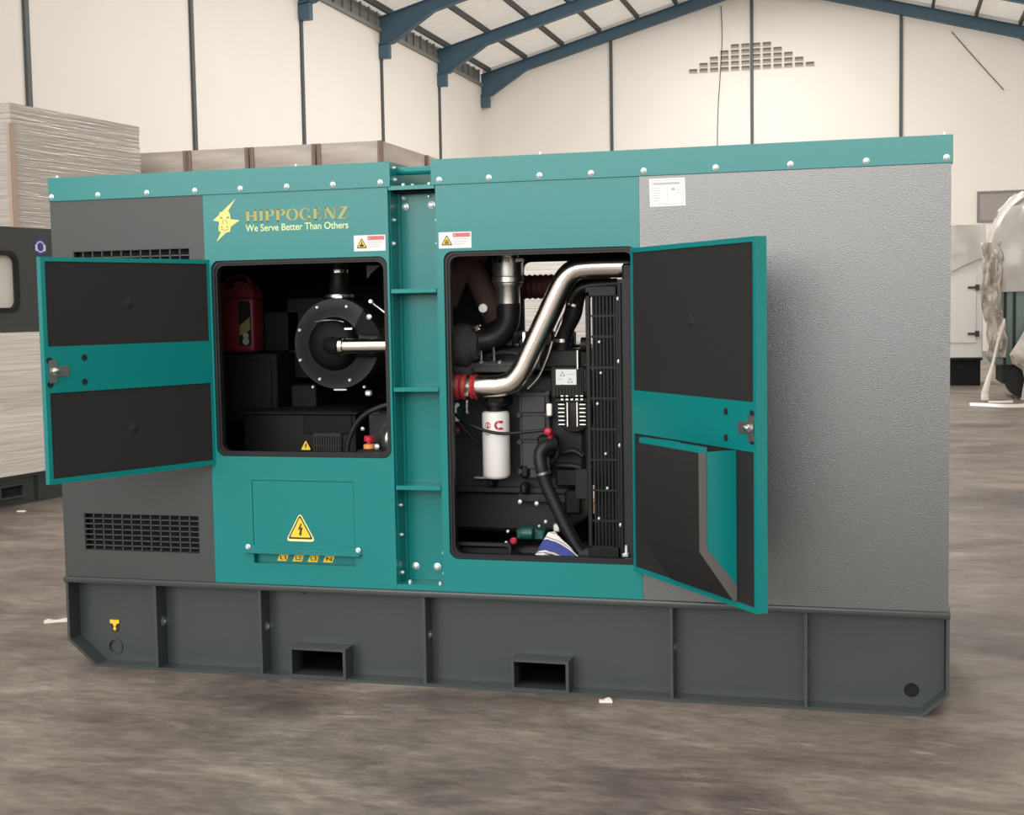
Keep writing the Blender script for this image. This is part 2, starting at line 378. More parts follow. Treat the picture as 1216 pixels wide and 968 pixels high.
# dark grey machine along the left edge, lower half still in film
g = empty('wrapped_generator', (-3.29, 4.03, 0), R(-10), 'dark grey canopy with rounded window, lower half in film, at the left edge', 'generator')
b = MB(); b.box(-1.2, -.03, -2.6, 1.0, 0, .24); b.box(-1.2, 0, -2.6, 1.0, .215, .24); b.box(-1.2, 0, -2.6, 1.0, 0, .012)
for yy in (-2.6, -1.6, -.6, .42, .98): b.box(-.03, 0, yy, yy+.02, .012, .215)
b.build('base_frame', 'base', g)
b = MB(); b.plate(rect(.0, .27, .06, .17), [rect(.02, .25, .075, .155)], -.03, .006, lambda u, v, w: (w, u, v)); b.mi = 1
b.plate(rect(.02, .25, .075, .155), [], -.028, -.024, lambda u, v, w: (w, u, v)); b.build('fork_pocket', ['base', 'hole'], g)
MB().plate(rect(-2.6, 1.0, 1.30, 2.2), [rr(-.32, .27, 1.56, 1.98, .07)], -.05, 0, lambda u, v, w: (w, u, v)).build('canopy', 'gray', g)
b = MB(); b.box(-1.2, -.05, -2.6, 1.0, 1.3, 1.5); b.box(-1.2, -.6, -2.6, 1.0, 1.5, 2.2); b.box(-.6, -.05, -2.6, 1.0, 2.15, 2.2); b.box(-1.2, -.05, .6, 1.0, 1.5, 2.2); b.box(-1.2, -.05, -2.6, -2.0, 1.5, 2.2)
b.build('canopy_body', 'gray', g)
f = MB().plate(rr(-.35, .30, 1.53, 2.01, .09), [rr(-.315, .265, 1.565, 1.975, .065)], -.012, .012, lambda u, v, w: (w, u, v)).build('window_seal', 'rubber', g)
MB().box(-.035, -.03, -.33, .28, 1.55, 1.99).build('pane', 'window', f)
wavy_box(-1.22, .03, -2.62, 1.02, .245, 1.37, .018, 16, 3.0, 1.5).build('film', 'filmC', g)
s = MB().plate(circ(.545, 2.05, .062, 28), [], 0, .004, lambda u, v, w: (w, u, v)).build('hearing_protection_sign', 'blue', g)
s['label'] = 'round blue sign showing a head with ear protection'
b = MB(); fx = lambda u, v, w: (w, u, v)
b.plate(circ(.545, 2.052, .046, 20), [circ(.545, 2.052, .036, 20)], .004, .006, fx)
b.plate(rr(.49, .512, 2.018, 2.07, .008, 3), [], .004, .007, fx); b.plate(rr(.578, .60, 2.018, 2.07, .008, 3), [], .004, .007, fx)
b.build('ear_muffs', 'paper', s)

# tall film-wrapped stack behind it
g = empty('wrapped_crate', (-4.75, 6.43, 0), R(-6.2), 'tallest crate, tightly wrapped in shiny beige film, behind the dark grey canopy', 'crate')
wavy_box(-1.3, 0, 0, 2.03, .14, 3.55, .012, 26, 1.0, 2.0).build('film_wrap', 'filmA', g)
b = MB(); b.box(-1.3, 0, 0, 2.03, .11, .135); [b.box(-1.28, -.02, y, y+.1, 0, .11) for y in (.02, .96, 1.91)]; b.build('pallet', 'wood', g)
b = MB(); b.box(-.04, .012, -.014, .0, 2.35, 3.35); b.box(0, .014, -.014, .05, 2.35, 3.35); b.build('corner_board', 'card', g)
MB().box(-1.0, -.12, -.02, .0, 1.0, 2.3).build('front_sheet', 'white', g)

# row of wrapped crates behind the machine
labels = ['dusty film-wrapped crate at the left end of the row behind the generator', 'dusty film-wrapped crate second from left in the row behind the generator',
          'dusty film-wrapped crate third from left in the row, above the company lettering', 'dusty film-wrapped crate at the right front corner of the row behind the generator',
          'dusty film-wrapped crate behind the right front corner crate of the row']
for i, (x0, x1, y0, y1) in enumerate([(-5.0, -4.29, 9, 10.5), (-4.25, -3.52, 9, 10.5), (-3.47, -2.71, 9, 10.5), (-2.66, -1.93, 9, 10.5), (-2.66, -1.93, 10.55, 12.6)]):
    g = empty('wrapped_crate', (x0, y0, 0), 0, labels[i], 'crate', 'wrapped crates in a row behind the generator')
    w_, d_ = x1-x0, y1-y0; H_ = 3.34
    wavy_box(0, w_, 0, d_, .14, H_, .01, 20, i*2.3, 1.0).build('film_wrap', 'filmB', g)
    b = MB(); b.box(0, w_, 0, d_, .11, .135); [b.box(.02, w_-.02, y, y+.1, 0, .11) for y in (.02, d_/2-.05, d_-.12)]; b.build('pallet', 'wood', g)
    for sx in (0, 1):
        b = MB(); x = w_ if sx else 0; e = -1 if sx else 1
        a, c = sorted((x, x+e*.03)); b.box(a, c, -.016, -.004, .2, H_); a, c = sorted((x-e*.004, x-e*.016)); b.box(a, c, -.016, .05, .2, H_)
        b.build('corner_board', 'cardd', g)
g = empty('wrapped_crate', (.7, 4.3, 0), 0, 'pale film-wrapped crate seen through the open engine bay behind the generator', 'crate')
wavy_box(0, 2.1, 0, 1.1, .14, 2.2, .014, 20, 7.0, 2.0).build('film_wrap', 'filmC', g)
b = MB(); b.box(0, 2.1, 0, 1.1, .11, .135); [b.box(.02, 2.08, y, y+.1, 0, .11) for y in (.02, .5, .98)]; b.build('pallet', 'wood', g)

# white generator far right
g = empty('white_generator', (3.5, 19.7, 0), 0, 'white generator canopy with a hinged door standing on a black base near the back', 'generator')
b = MB(); b.box(0, 1.53, 0, 1.3, .48, 2.2, .015); b.build('canopy', 'white', g)
b = MB(); b.box(.03, 1.5, .04, 1.26, 0, .48); b.box(0, 1.53, 0, 1.3, .44, .478); b.build('base_frame', 'hole', g)
d = MB().box(.35, 1.42, -.018, 0, .74, 1.92, .006).build('door', 'white', g)
for z in (.9, 1.70):
    b = MB(); b.box(1.28, 1.42, -.035, -.018, z-.02, z+.02); b.box(1.40, 1.47, -.035, 0, z-.05, z+.05); b.cyl((1.42, -.035, z-.05), (1.42, -.035, z+.05), .014, n=10); b.build('hinge', 'purlin', d)
def cover_fn(x0, x1, y0, y1, zt, zlow, zhigh, seed, amp=.05):
    """sheet pulled over a box, its front hem running at a slant"""
    b = MB(); n = 14; rs = []
    def per(t, dz, grow):
        out = []
        for i in range(n):
            out.append(Vector((x0-grow + (x1-x0+2*grow)*i/n, y0-grow, 0)))
        for i in range(6): out.append(Vector((x1+grow, y0-grow + (y1-y0+2*grow)*i/6, 0)))
        for i in range(n): out.append(Vector((x1+grow - (x1-x0+2*grow)*i/n, y1+grow, 0)))
        for i in range(6): out.append(Vector((x0-grow, y1+grow - (y1-y0+2*grow)*i/6, 0)))
        for p in out:
            f = (p.x-x0)/(x1-x0); lo = zlow + (zhigh-zlow)*min(1, max(0, f)); p.z = lo + (zt-lo)*t + dz
            h = mnoise.noise(Vector((p.x*2.2+seed, p.y*2.2, p.z*2.6)))*amp; p.x += h*.4; p.y -= abs(h)
        return out
    for t, gr in ((0, .035), (.3, .03), (.6, .03), (.85, .025), (.97, .015), (1.0, -.03)): rs.append(per(t, 0, gr))
    return b.rings(rs, cap0=False)
o = cover_fn(3.5, 5.03, 19.7, 21.0, 2.80, 1.55, 2.22, 4.0, .10); b = o
MBo = b.build('plastic_cover', 'filmE', g); MBo.location = (-3.5, -19.7, 0); MBo['label'] = 'cloudy plastic sheet over the top'

# big film-covered machine at the right edge
g = empty('wrapped_machine', (4.98, 16.5, 0), 0, 'green machine under clear film on a black base, at the right edge', 'machine')
b = MB(); b.box(.0, 2.2, .02, 1.4, .5, 1.66, .02); b.build('body', 'glassgreen', g)
b = MB(); b.box(.12, 2.1, .1, 1.3, .22, .5); b.cyl((.42, .05, .26), (.42, .3, .26), .25, n=28); b.cyl((1.7, .05, .26), (1.7, .3, .26), .25, n=28); b.build('chassis', 'rubber', g)
b = MB(); b.box(.13, .17, -.012, .02, .5, 1.66); b.box(.26, .30, -.012, .02, .5, 1.66); b.box(.55, .58, -.012, .02, .5, 1.66); b.build('door_post', 'engine', g)
# plastic hood over its top: bulging, sloping left shoulder
def hood(u, v):
    z = 1.6 + (3.1-1.6)*v
    prof = [(0, .06), (.25, .02), (.45, .0), (.7, .10), (.85, .22), (1.0, .42)]
    for (a, p), (c_, q) in zip(prof, prof[1:]):
        if a <= v <= c_: ins = p + (q-p)*(v-a)/(c_-a); break
    return z, ins
b = MB(); rs = []
for i in range(15):
    v = i/14; z, ins = hood(0, v); ring = []
    per = rr(4.93+ins, 7.3, 16.42+ins*.7, 18.0, .12, 4); fine = []
    for k in range(len(per)):
        p, q = Vector((*per[k], z)), Vector((*per[(k+1) % len(per)], z)); m_ = max(1, int((q-p).length/.12))
        fine += [(p.lerp(q, j/m_)) for j in range(m_)]
    rs.append(fine)
nmin = min(len(r) for r in rs)
rs = [[r[int(k*len(r)/nmin)] for k in range(nmin)] for r in rs]
for r in rs:
    for p in r:
        h = mnoise.noise(Vector((p.x*3.6, p.y*3.6, p.z*.9)))*.16 + mnoise.noise(Vector((p.x*11, p.y*11, p.z*2.0)))*.06
        p.x += h*.7; p.y -= abs(h)
b.rings(rs, cap0=False)
o = b.build('plastic_hood', 'filmE', g); o.location = (-4.98, -16.5, 0); o['label'] = 'large milky plastic sheet over the top'
b = MB()
def crinkle(u, v):
    x = 4.76 + .28*u + .03*math.sin(v*9); z = .62 + 1.72*v; y = 16.40 + .10*mnoise.noise(Vector((u*5, v*9, 2))) + .04*mnoise.noise(Vector((u*17, v*30, 5)))
    x += (1-v)*.10 + .03*mnoise.noise(Vector((v*12, 1, 1)))
    return (x, y, z)
b.grid(crinkle, 14, 40)
cr = b.build('crinkled_film', 'filmD', g); cr.location = (-4.98, -16.5, 0); cr['label'] = 'shiny crumpled clear film down the left side'
sm = cr.modifiers.new('thickness', 'SOLIDIFY'); sm.thickness = .006
def strand(name, pts, widths, label, m='filmC'):
    b = MB(); n = len(pts); rs = []
    for i, (p, w) in enumerate(zip(pts, widths)):
        p = Vector(p); k = 10
        rs.append([p + Vector((math.cos(2*math.pi*j/k)*w*(1+.25*mnoise.noise(Vector((i*.9, j, 3)))), math.sin(2*math.pi*j/k)*w*.45, (.3*w*math.sin(j*2.1+i) if 0 < i < n-1 else 0))) for j in range(k)])
    b.rings(rs); o = b.build(name, m, g); o.location = (-4.98, -16.5, 0); o['label'] = label; return o
strand('film_strand', [(5.10, 16.22, 1.20), (5.07, 16.2, 1.08), (5.02, 16.18, .92), (4.97, 16.1, .72), (4.92, 16.0, .52), (4.86, 15.9, .32), (4.80, 15.8, .14), (4.80, 15.75, .03)],
       [.015, .030, .024, .018, .022, .035, .05, .055], 'twisted strand of white film hanging slantwise to the floor')
def flat_strip(pts, w, h): 
    b = MB(); rs = []
    for i, p in enumerate(pts):
        p = Vector(p); ww = w*(1+.4*mnoise.noise(Vector((i*.7, 2, 9)))); rs.append([p+Vector((0, -ww, 0.002)), p+Vector((0, -ww*.4, h)), p+Vector((0, ww*.5, h*.8)), p+Vector((0, ww, 0.002))])
    return b.rings(rs)
tag(flat_strip([(4.55, 15.05, 0), (4.75, 14.95, 0), (4.95, 14.75, 0), (5.15, 14.78, 0), (5.35, 14.95, 0), (5.6, 15.1, 0), (5.9, 15.1, 0)], .09, .045).build('film_strip', 'filmC'),
    'white strip of film lying on the floor in front of the green machine', 'film')
tag(flat_strip([(4.84, 15.62, 0), (5.0, 15.6, 0), (5.18, 15.7, 0)], .05, .03).build('film_strip', 'filmC'),
    'short scrap of white film on the floor at the foot of the hanging strand', 'film')
b = MB(); rs = []
for i, (z, cx, w) in enumerate([(1.25, 5.50, .07), (1.05, 5.47, .10), (.85, 5.44, .17), (.66, 5.38, .22), (.56, 5.40, .20), (.46, 5.44, .10), (.3, 5.43, .06), (.15, 5.41, .07), (.05, 5.42, .09), (.012, 5.44, .12)]):
    rs.append([Vector((cx + math.cos(2*math.pi*j/18)*w*(1+.35*mnoise.noise(Vector((i*1.7, j*.9, 4)))), 16.05 + math.sin(2*math.pi*j/18)*w*.5, z + (.05*mnoise.noise(Vector((i, j*1.3, 8))) if i < 8 else 0))) for j in range(18)])
b.rings(rs); o = b.build('film_bundle', 'filmD', g); o.location = (-4.98, -16.5, 0); o['label'] = 'crumpled bundle of film hanging to the floor'

# scraps lying on the floor
def scrap(x, y, l, w, rz, label):
    b = MB(); rs = []
    for i in range(7):
        t = i/6-.5; ww = w*(.6+.5*abs(mnoise.noise(Vector((i*.8, x, y)))))
        z = .004+.014*abs(mnoise.noise(Vector((i*1.3, y, x))))
        rs.append([Vector((t*l, -ww, .001)), Vector((t*l, -ww*.5, z+.004)), Vector((t*l, ww*.5, z+.006)), Vector((t*l, ww, .001))])
    b.rings(rs); o = b.build('paper_scrap', 'block', None, (x, y, 0), rz); tag(o, label, 'scrap', 'scraps on the floor')
for a in ((-.53, .70, .12, .022, .5, 'flat white scrap on the floor left of the generator base'),
          (2.36, -.06, .05, .016, .2, 'tiny white scrap on the floor against the skid, right of the second fork pocket'),
          (-3.0, 3.9, .07, .02, .1, 'white scrap on the floor in front of the dark grey canopy at the left edge')): scrap(*a)

def bolt(p, r, parent, ax=(0, -1, 0), h=.010, n=10, m='zinc'):
    p = Vector(p); return MB().lathe((0, 0, 0), ax, [(0, r), (h*.75, r*.92), (h, r*.5)], n).build('bolt', m, parent, p)
# ------------------------------------------------------------------ the generator set
G = empty('generator_set', (0, 0, 0), 0, 'teal and dark grey diesel generator set with two open doors, standing on a dark skid', 'generator')
L, D, SEAM, TOP = 3.6, 1.2, .388, 2.072
# skid
b = MB()
web = [(.13, .012), (3.51, .012), (3.588, .085), (3.588, .36), (.012, .36), (.012, .115)]
pk = [(1.045, 1.268), (1.985, 2.192)]
b.plate(web, [circ(3.474, .074, .027), circ(.18, .071, .027)] + [rect(x0, x1, .02, .122) for x0, x1 in pk], .08, .09)
b.plate(web, [], D-.09, D-.08)
b.box(-.004, L+.004, -.012, D+.012, .362, .387, .005, 2)
cl = [(0, .36), (0, .11), (.128, 0), (3.512, 0), (3.602, .08), (3.602, .36)]; ci = [(3.59, .36), (3.59, .085), (3.507, .012), (.133, .012), (.012, .116), (.012, .36)]
b.plate(cl + ci, [], 0, D)
b.box(.05, L-.05, .09, D-.09, .33, .36)
skid = b.build('base_frame', 'base', G)
for x in (.425, .906, 1.617, 2.602, 3.099):
    MB().plate([(0, .012), (.08, .012), (.08, .362), (0, .362)], [circ(.055, .20, .022, 12)], x-.006, x+.006, lambda u, v, w: (w, u, v)).build('rib', 'base', skid)
for x0, x1 in pk:
    b = MB(); b.plate(rect(x0-.012, x1+.012, .006, .133), [rect(x0, x1, .02, .122)], -.004, .10)
    b.mi = 1; b.plate(rect(x0, x1, .02, .122), [], .55, .56); b.box(x0-.006, x0, .1, .55, .02, .122); b.box(x1, x1+.006, .1, .55, .02, .122); b.box(x0, x1, .1, .55, .122, .128); b.box(x0, x1, .1, .55, .014, .02)
    b.build('fork_pocket', ['base', 'dark'], skid)
b = MB(); b.plate(circ(.18, .071, .036, 24), [circ(.18, .071, .029, 24)], .074, .08); b.build('lift_ring', 'base', skid)
b = MB(); b.plate(circ(.18, .071, .027, 24), [], .088, .094); b.build('lift_hole_cap', 'gray', skid)
b = MB(); b.lathe((3.474, .086, .074), (0, 1, 0), [(0, .027), (.2, .027)], 20); b.build('lift_hole', 'hole', skid)
b = MB(); b.plate([(.167, .136), (.197, .136), (.202, .16), (.197, .186), (.166, .186), (.162, .16)], [], .077, .08); b.mi = 1
b.plate([(.160, .172), (.204, .172), (.204, .188), (.160, .188)], [], .075, .078); b.plate([(.170, .174), (.196, .174), (.185, .158), (.190, .148), (.183, .140), (.174, .148), (.180, .158)], [], .0745, .0775)
s = b.build('lifting_hook_sticker', ['black', 'yellow'], skid); s['label'] = 'small yellow and black hook sticker'
b = MB(); b.plate([(1.055, .350), (1.09, .350), (1.073, .338)], [], .07, .0795); b.build('arrow_mark', 'hole', skid)

# sheet metal of the canopy
T = .022
lg = dict(x0=.104, x1=.643)
P = MB().plate(rect(.003, .7095, SEAM, 1.975), [rect(.104, .643, .503, .662), rect(.104, .643, 1.42, 1.764)], 0, T).build('end_panel', 'gray', G)
def grille(z0, z1, rows, y=.002):
    b = MB(); n = 12; x0, x1 = .104, .643; bw = .0045
    for i in range(n+1):
        x = x0 + (x1-x0)*i/n; b.box(x-bw/2, x+bw/2, y, y+.012, z0, z1)
    for j in range(rows+1):
        z = z0 + (z1-z0)*j/rows; b.box(x0, x1, y, y+.012, z-bw/2, z+bw/2)
    return b.build('vent_grille', 'gray', P)
grille(.503, .662, 7); grille(1.42, 1.764, 12)
b = MB(); b.plate([(.030, .50), (.175, .675), (.185, .67), (.040, .488)], [], .1, .645, lambda u, v, w: (w, u, v)); b.build('louvre_plate', 'gray', P); b = MB(); b.plate([(.030, 1.42), (.20, 1.62), (.21, 1.61), (.04, 1.41)], [], .1, .645, lambda u, v, w: (w, u, v)); b.build('louvre_plate', 'gray', P)
LO = rr(.737, 1.498, .912, 1.708, .035); RO = rr(1.731, 2.486, .518, 1.719, .035)
LP = MB().plate(rect(.7105, 1.507, SEAM, 1.975), [LO, rect(.888, 1.333, .474, .816)], 0, T).build('door_frame_panel', 'teal', G)
RP = MB().plate(rect(1.703, 2.4965, SEAM, 1.975), [RO], 0, T).build('door_frame_panel', 'teal', G)
EP = MB().plate(rect(2.4975, 3.597, SEAM, 1.975), [], 0, T).build('side_panel', 'graytex', G)
b = MB(); b.box(.003, .02, T, D, SEAM, 2.04); b.build('end_wall', 'gray', G)
b = MB(); b.box(3.58, 3.597, T, D, SEAM, 2.04); b.build('end_wall', 'graytex', G)
BO = rr(1.731, 2.4575, .518, 1.719, .035)
MB().plate(rect(.02, 3.58, SEAM, 1.974), [BO], D-T, D).build('back_panel', 'gray', G)
for x0, x1 in ((.0, 1.521), (1.687, 3.602)):         # top cap: trim band in front, roof sheet, ends
    b = MB(); b.box(x0, x1, -.005, .012, 1.974, TOP, .0015); b.box(x0, x1, .012, D+.005, TOP-.02, TOP); b.box(x0, x0+.012, .012, D, 1.974, TOP-.02); b.box(x1-.012, x1, .012, D, 1.974, TOP-.02); b.box(x0, x1, D-.01, D+.005, 1.974, TOP-.02)
    cap = b.build('roof_cap', 'teal', G)
    xs = (.016, .235, .462, .680, .882, 1.084, 1.282, 1.480) if x0 < 1 else (1.722, 1.921, 2.120, 2.318, 2.517, 2.781, 3.048, 3.311, 3.581)
    for x in xs:
        q = MB().lathe((x, -.005, 1.993), (0, -1, 0), [(0, .0115), (.002, .0115), (.003, .0085), (.008, .0075), (.010, .004)], 16).build('bolt', 'zinc', cap)
    for x in ((.024, 1.112) if x0 < 1 else (2.115, 3.575)):
        MB().lathe((x, .03, TOP), (0, 0, 1), [(0, .009), (.002, .009), (.003, .007), (.012, .006)], 12).build('bolt', 'zinc', cap)
# recessed joint between the two canopy halves
CD = .115
b = MB(); b.box(1.507, 1.703, CD, CD+.02, SEAM, 1.965); b.box(1.507, 1.5105, T, CD, SEAM, 1.965); b.box(1.6995, 1.703, T, CD, SEAM, 1.965)
b.box(1.5105, 1.520, CD-.012, CD, SEAM, 1.965)
b.box(1.507, 1.703, .002, CD, SEAM, .409); b.box(1.5105, 1.6995, .012, D, 1.966, 1.976); b.box(1.5105, 1.6995, -.002, .012, 1.962, 1.978)
ch = b.build('joint_channel', 'teal', G)
for z in (1.570, 1.184, .795): MB().box(1.511, 1.6995, .002, CD, z-.009, z+.009, .002).build('cross_rib', 'teal', ch)
b = MB(); b.cyl((1.521, .085, 2.042), (1.687, .085, 2.042), .0165); b.build('lifting_bar', 'teal', ch)
for x, y, z, r, ax in ((1.538, CD, 1.905, .017, (0, -1, 0)), (1.648, CD, 1.908, .018, (0, -1, 0)), (1.548, CD, .462, .018, (0, -1, 0)), (1.640, CD, .462, .018, (0, -1, 0)),
                       (1.532, CD, 1.940, .012, (0, -1, 0)), (1.640, CD, 1.942, .009, (0, -1, 0)), (1.562, .03, 1.977, .012, (0, 0, 1)), (1.59, .06, 1.977, .011, (0, 0, 1)), (1.669, .03, 1.977, .012, (0, 0, 1)),
                       (1.5105, .05, 1.85, .009, (1, 0, 0)), (1.5105, .04, 1.757, .011, (1, 0, 0)), (1.5105, .05, .60, .009, (1, 0, 0)), (1.5105, .05, .72, .009, (1, 0, 0)), (1.5105, .05, .447, .011, (1, 0, 0)),
                       (1.668, CD, 1.848, .007, (0, -1, 0)), (1.668, CD, 1.757, .007, (0, -1, 0)), (1.668, CD, .520, .008, (0, -1, 0)), (1.668, CD, .437, .008, (0, -1, 0)), (1.680, .03, .409, .011, (0, 0, 1)), (1.549, .04, .409, .011, (0, 0, 1)),
                       (1.521, .03, 2.05, .009, (1, 0, 0)), (1.521, .04, 2.005, .010, (1, 0, 0))):
    MB().lathe((x, y, z), ax, [(0, r*.85), (.002, r*.85), (.003, r*.65), (.010, r*.6), (.012, r*.35)], 14).build('bolt', 'zinc', ch)
# rubber seals round the openings
def inset(l, k):
    cx = (min(p[0] for p in l)+max(p[0] for p in l))/2; cz = (min(p[1] for p in l)+max(p[1] for p in l))/2
    hx = max(p[0] for p in l)-cx; hz = max(p[1] for p in l)-cz
    return [(cx+(x-cx)*(hx-k)/hx, cz+(z-cz)*(hz-k)/hz) for x, z in l]
for nm, o, pa in (('door_seal', LO, LP), ('door_seal', RO, RP)):
    b = MB(); b.plate(inset(o, -.002), [inset(o, .020)], .012, .034); b.plate(inset(o, .004), [inset(o, .012)], .006, .012); b.build(nm, 'rubber', pa)
# black foam inside
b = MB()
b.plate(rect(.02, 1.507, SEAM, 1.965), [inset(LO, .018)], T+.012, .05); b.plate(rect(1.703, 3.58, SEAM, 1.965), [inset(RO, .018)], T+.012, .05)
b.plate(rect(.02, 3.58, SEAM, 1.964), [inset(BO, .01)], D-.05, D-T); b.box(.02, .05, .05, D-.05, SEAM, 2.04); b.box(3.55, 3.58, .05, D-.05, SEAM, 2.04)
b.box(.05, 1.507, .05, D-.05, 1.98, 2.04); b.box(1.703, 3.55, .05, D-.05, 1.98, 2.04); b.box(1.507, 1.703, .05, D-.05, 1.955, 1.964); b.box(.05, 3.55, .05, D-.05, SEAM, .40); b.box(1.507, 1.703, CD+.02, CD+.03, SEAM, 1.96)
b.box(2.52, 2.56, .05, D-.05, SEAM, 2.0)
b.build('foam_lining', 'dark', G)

# cable hatch, lip and terminal tags
b = MB(); b.plate(rect(.890, 1.331, .528, .814), [], .002, .012); b.build('cable_hatch', 'teal', LP)
b = MB(); b.plate([(.001, .524), (.012, .528), (.07, .50), (.07, .472), (.062, .470), (.001, .470)], [], .885, 1.336, lambda u, v, w: (w, u+.006, v)) if False else b.box(.886, 1.335, .03, .04, .47, .53)
tp = b.build('terminal_plate', 'teal', LP)
b = MB(); b.box(.851, 1.360, -.026, .0, .518, .5255, .001); b.box(.851, 1.360, -.004, 0, .518, .55, .001); lip = b.build('hatch_lip', 'teal', LP)
for x in (.866, 1.349): MB().lathe((x, -.004, .541), (0, -1, 0), [(0, .011), (.004, .011), (.005, .008), (.01, .007)], 12).build('bolt', 'zinc', lip)
for x, s_ in ((.978, 'L1'), (1.046, 'L2'), (1.113, 'L3'), (1.180, 'N')):
    b = MB(); b.plate([(x, .481), (x+.041, .481), (x+.053, .508), (x+.012, .508)], [], .0275, .03); tg = b.build('terminal_tag', 'yellow', tp)
    text_mesh('lettering', s_, x+.014, x+.040, .487, .503, .0265, 'black', tg, .02, .001)
# stickers on the left frame panel
def tri(cx, z0, w, h, r):                            # rounded triangle outline
    A = [(cx-w/2, z0), (cx+w/2, z0), (cx, z0+h)]; out = []
    gx, gz = cx, z0+h/3
    for i in range(3):
        p = Vector(A[i]); q = Vector(A[i-1]); s_ = Vector(A[(i+1) % 3])
        d0 = (q-p).normalized(); d1 = (s_-p).normalized(); a = p+d0*r*1.7; c_ = p+d1*r*1.7
        for k in range(5):
            t = k/4; out.append(tuple(a*(1-t)**2 + p*2*t*(1-t) + c_*t*t))
    return out
b = MB(); b.plate(tri(1.098, .569, .130, .118, .012), [], -.0015, .002); s = b.build('warning_sticker', 'paleyellow', LP); s['label'] = 'yellow triangle warning of electric shock'
b = MB(); b.plate(tri(1.098, .579, .110, .099, .006), [tri(1.098, .586, .091, .082, .004)], -.003, -.0015); b.mi = 1
b.plate(tri(1.098, .586, .091, .082, .004), [], -.0025, -.0015); b.mi = 0
b.plate([(1.101, .643), (1.088, .616), (1.098, .619), (1.094, .602), (1.090, .604), (1.099, .590), (1.106, .604), (1.102, .603), (1.110, .628), (1.100, .625), (1.106, .643)], [], -.0035, -.0025)
b.build('shock_symbol', ['black', 'yellow'], s)
def warn_label(x0, z0, kind, parent):
    b = MB(); b.plate(rect(x0, x0+.132, z0, z0+.062), [], -.0012, .001); s = b.build('warning_label', 'paper', parent)
    s['label'] = 'white warning label with an orange triangle and a red header bar'
    b = MB(); cx = x0+.033; b.plate(tri(cx, z0+.012, .046, .040, .004), [tri(cx, z0+.0155, .036, .031, .003)], -.0022, -.0012); b.mi = 1
    b.plate(tri(cx, z0+.0155, .036, .031, .003), [], -.0018, -.0012); b.mi = 0
    if kind: b.plate(rect(cx-.009, cx+.009, z0+.018, z0+.0225), [], -.0026, -.0018); [b.plate([(cx+d-.002, z0+.024), (cx+d+.002, z0+.024), (cx+d+.001, z0+.034), (cx+d-.001, z0+.034)], [], -.0026, -.0018) for d in (-.005, 0, .005)]
    else: b.plate(circ(cx, z0+.022, .0055, 10), [], -.0026, -.0018); b.plate(rect(cx-.002, cx+.002, z0+.027, z0+.038), [], -.0026, -.0018); b.plate([(cx-.011, z0+.018), (cx-.006, z0+.028), (cx-.003, z0+.019)], [], -.0026, -.0018); b.plate([(cx+.011, z0+.018), (cx+.006, z0+.028), (cx+.003, z0+.019)], [], -.0026, -.0018)
    b.build('warning_triangle', ['black', 'yellow'], s)
    b = MB(); b.plate(rect(x0+.058, x0+.127, z0+.043, z0+.058), [], -.0022, -.0012); b.build('header_bar', 'redink', s)
    b = MB(); b.plate(tri(x0+.066, z0+.0465, .009, .009, .001), [], -.003, -.0022)
    for k in range(3): b.plate(rect(x0+.060, x0+.122-.008*k, z0+.034-.009*k, z0+.036-.009*k), [], -.002, -.0012)
    b.build('text_lines', 'ink', s)
warn_label(1.3625, 1.7295, 0, LP); warn_label(1.7135, 1.7305, 1, RP)
# company emblem and lettering
b = MB(); b.plate([(.859, 1.955), (.818, 1.923), (.786, 1.895), (.755, 1.871), (.782, 1.865), (.778, 1.828), (.789, 1.824), (.767, 1.784), (.814, 1.822), (.831, 1.826), (.834, 1.844), (.873, 1.868), (.830, 1.874), (.831, 1.896), (.823, 1.906)], [], -.0012, .001)
b.plate([(.783, 1.893), (.788, 1.905), (.797, 1.899), (.818, 1.899), (.826, 1.905), (.832, 1.893), (.834, 1.874), (.827, 1.856), (.834, 1.841), (.829, 1.823), (.806, 1.819), (.782, 1.826), (.778, 1.845), (.785, 1.860), (.779, 1.876)], [], -.0022, -.0012)
em = b.build('emblem', 'emblem', LP); em['label'] = 'yellow lightning bolt emblem with an animal head'
b = MB()
for sx in (-1, 1):
    b.plate([(.807+sx*.008, 1.880), (.807+sx*.020, 1.886), (.807+sx*.019, 1.878), (.807+sx*.010, 1.876)], [], -.003, -.0022); b.plate(circ(.806+sx*.012, 1.843, .0035, 8), [], -.003, -.0022)
    b.plate([(.807+sx*.006, 1.874), (.807+sx*.012, 1.855), (.807+sx*.0095, 1.855), (.807+sx*.004, 1.874)], [], -.003, -.0022)
b.plate([(.788, 1.833), (.806, 1.829), (.824, 1.833), (.824, 1.835), (.806, 1.8315), (.788, 1.835)], [], -.003, -.0022)
b.build('emblem_face', 'emblemd', em)
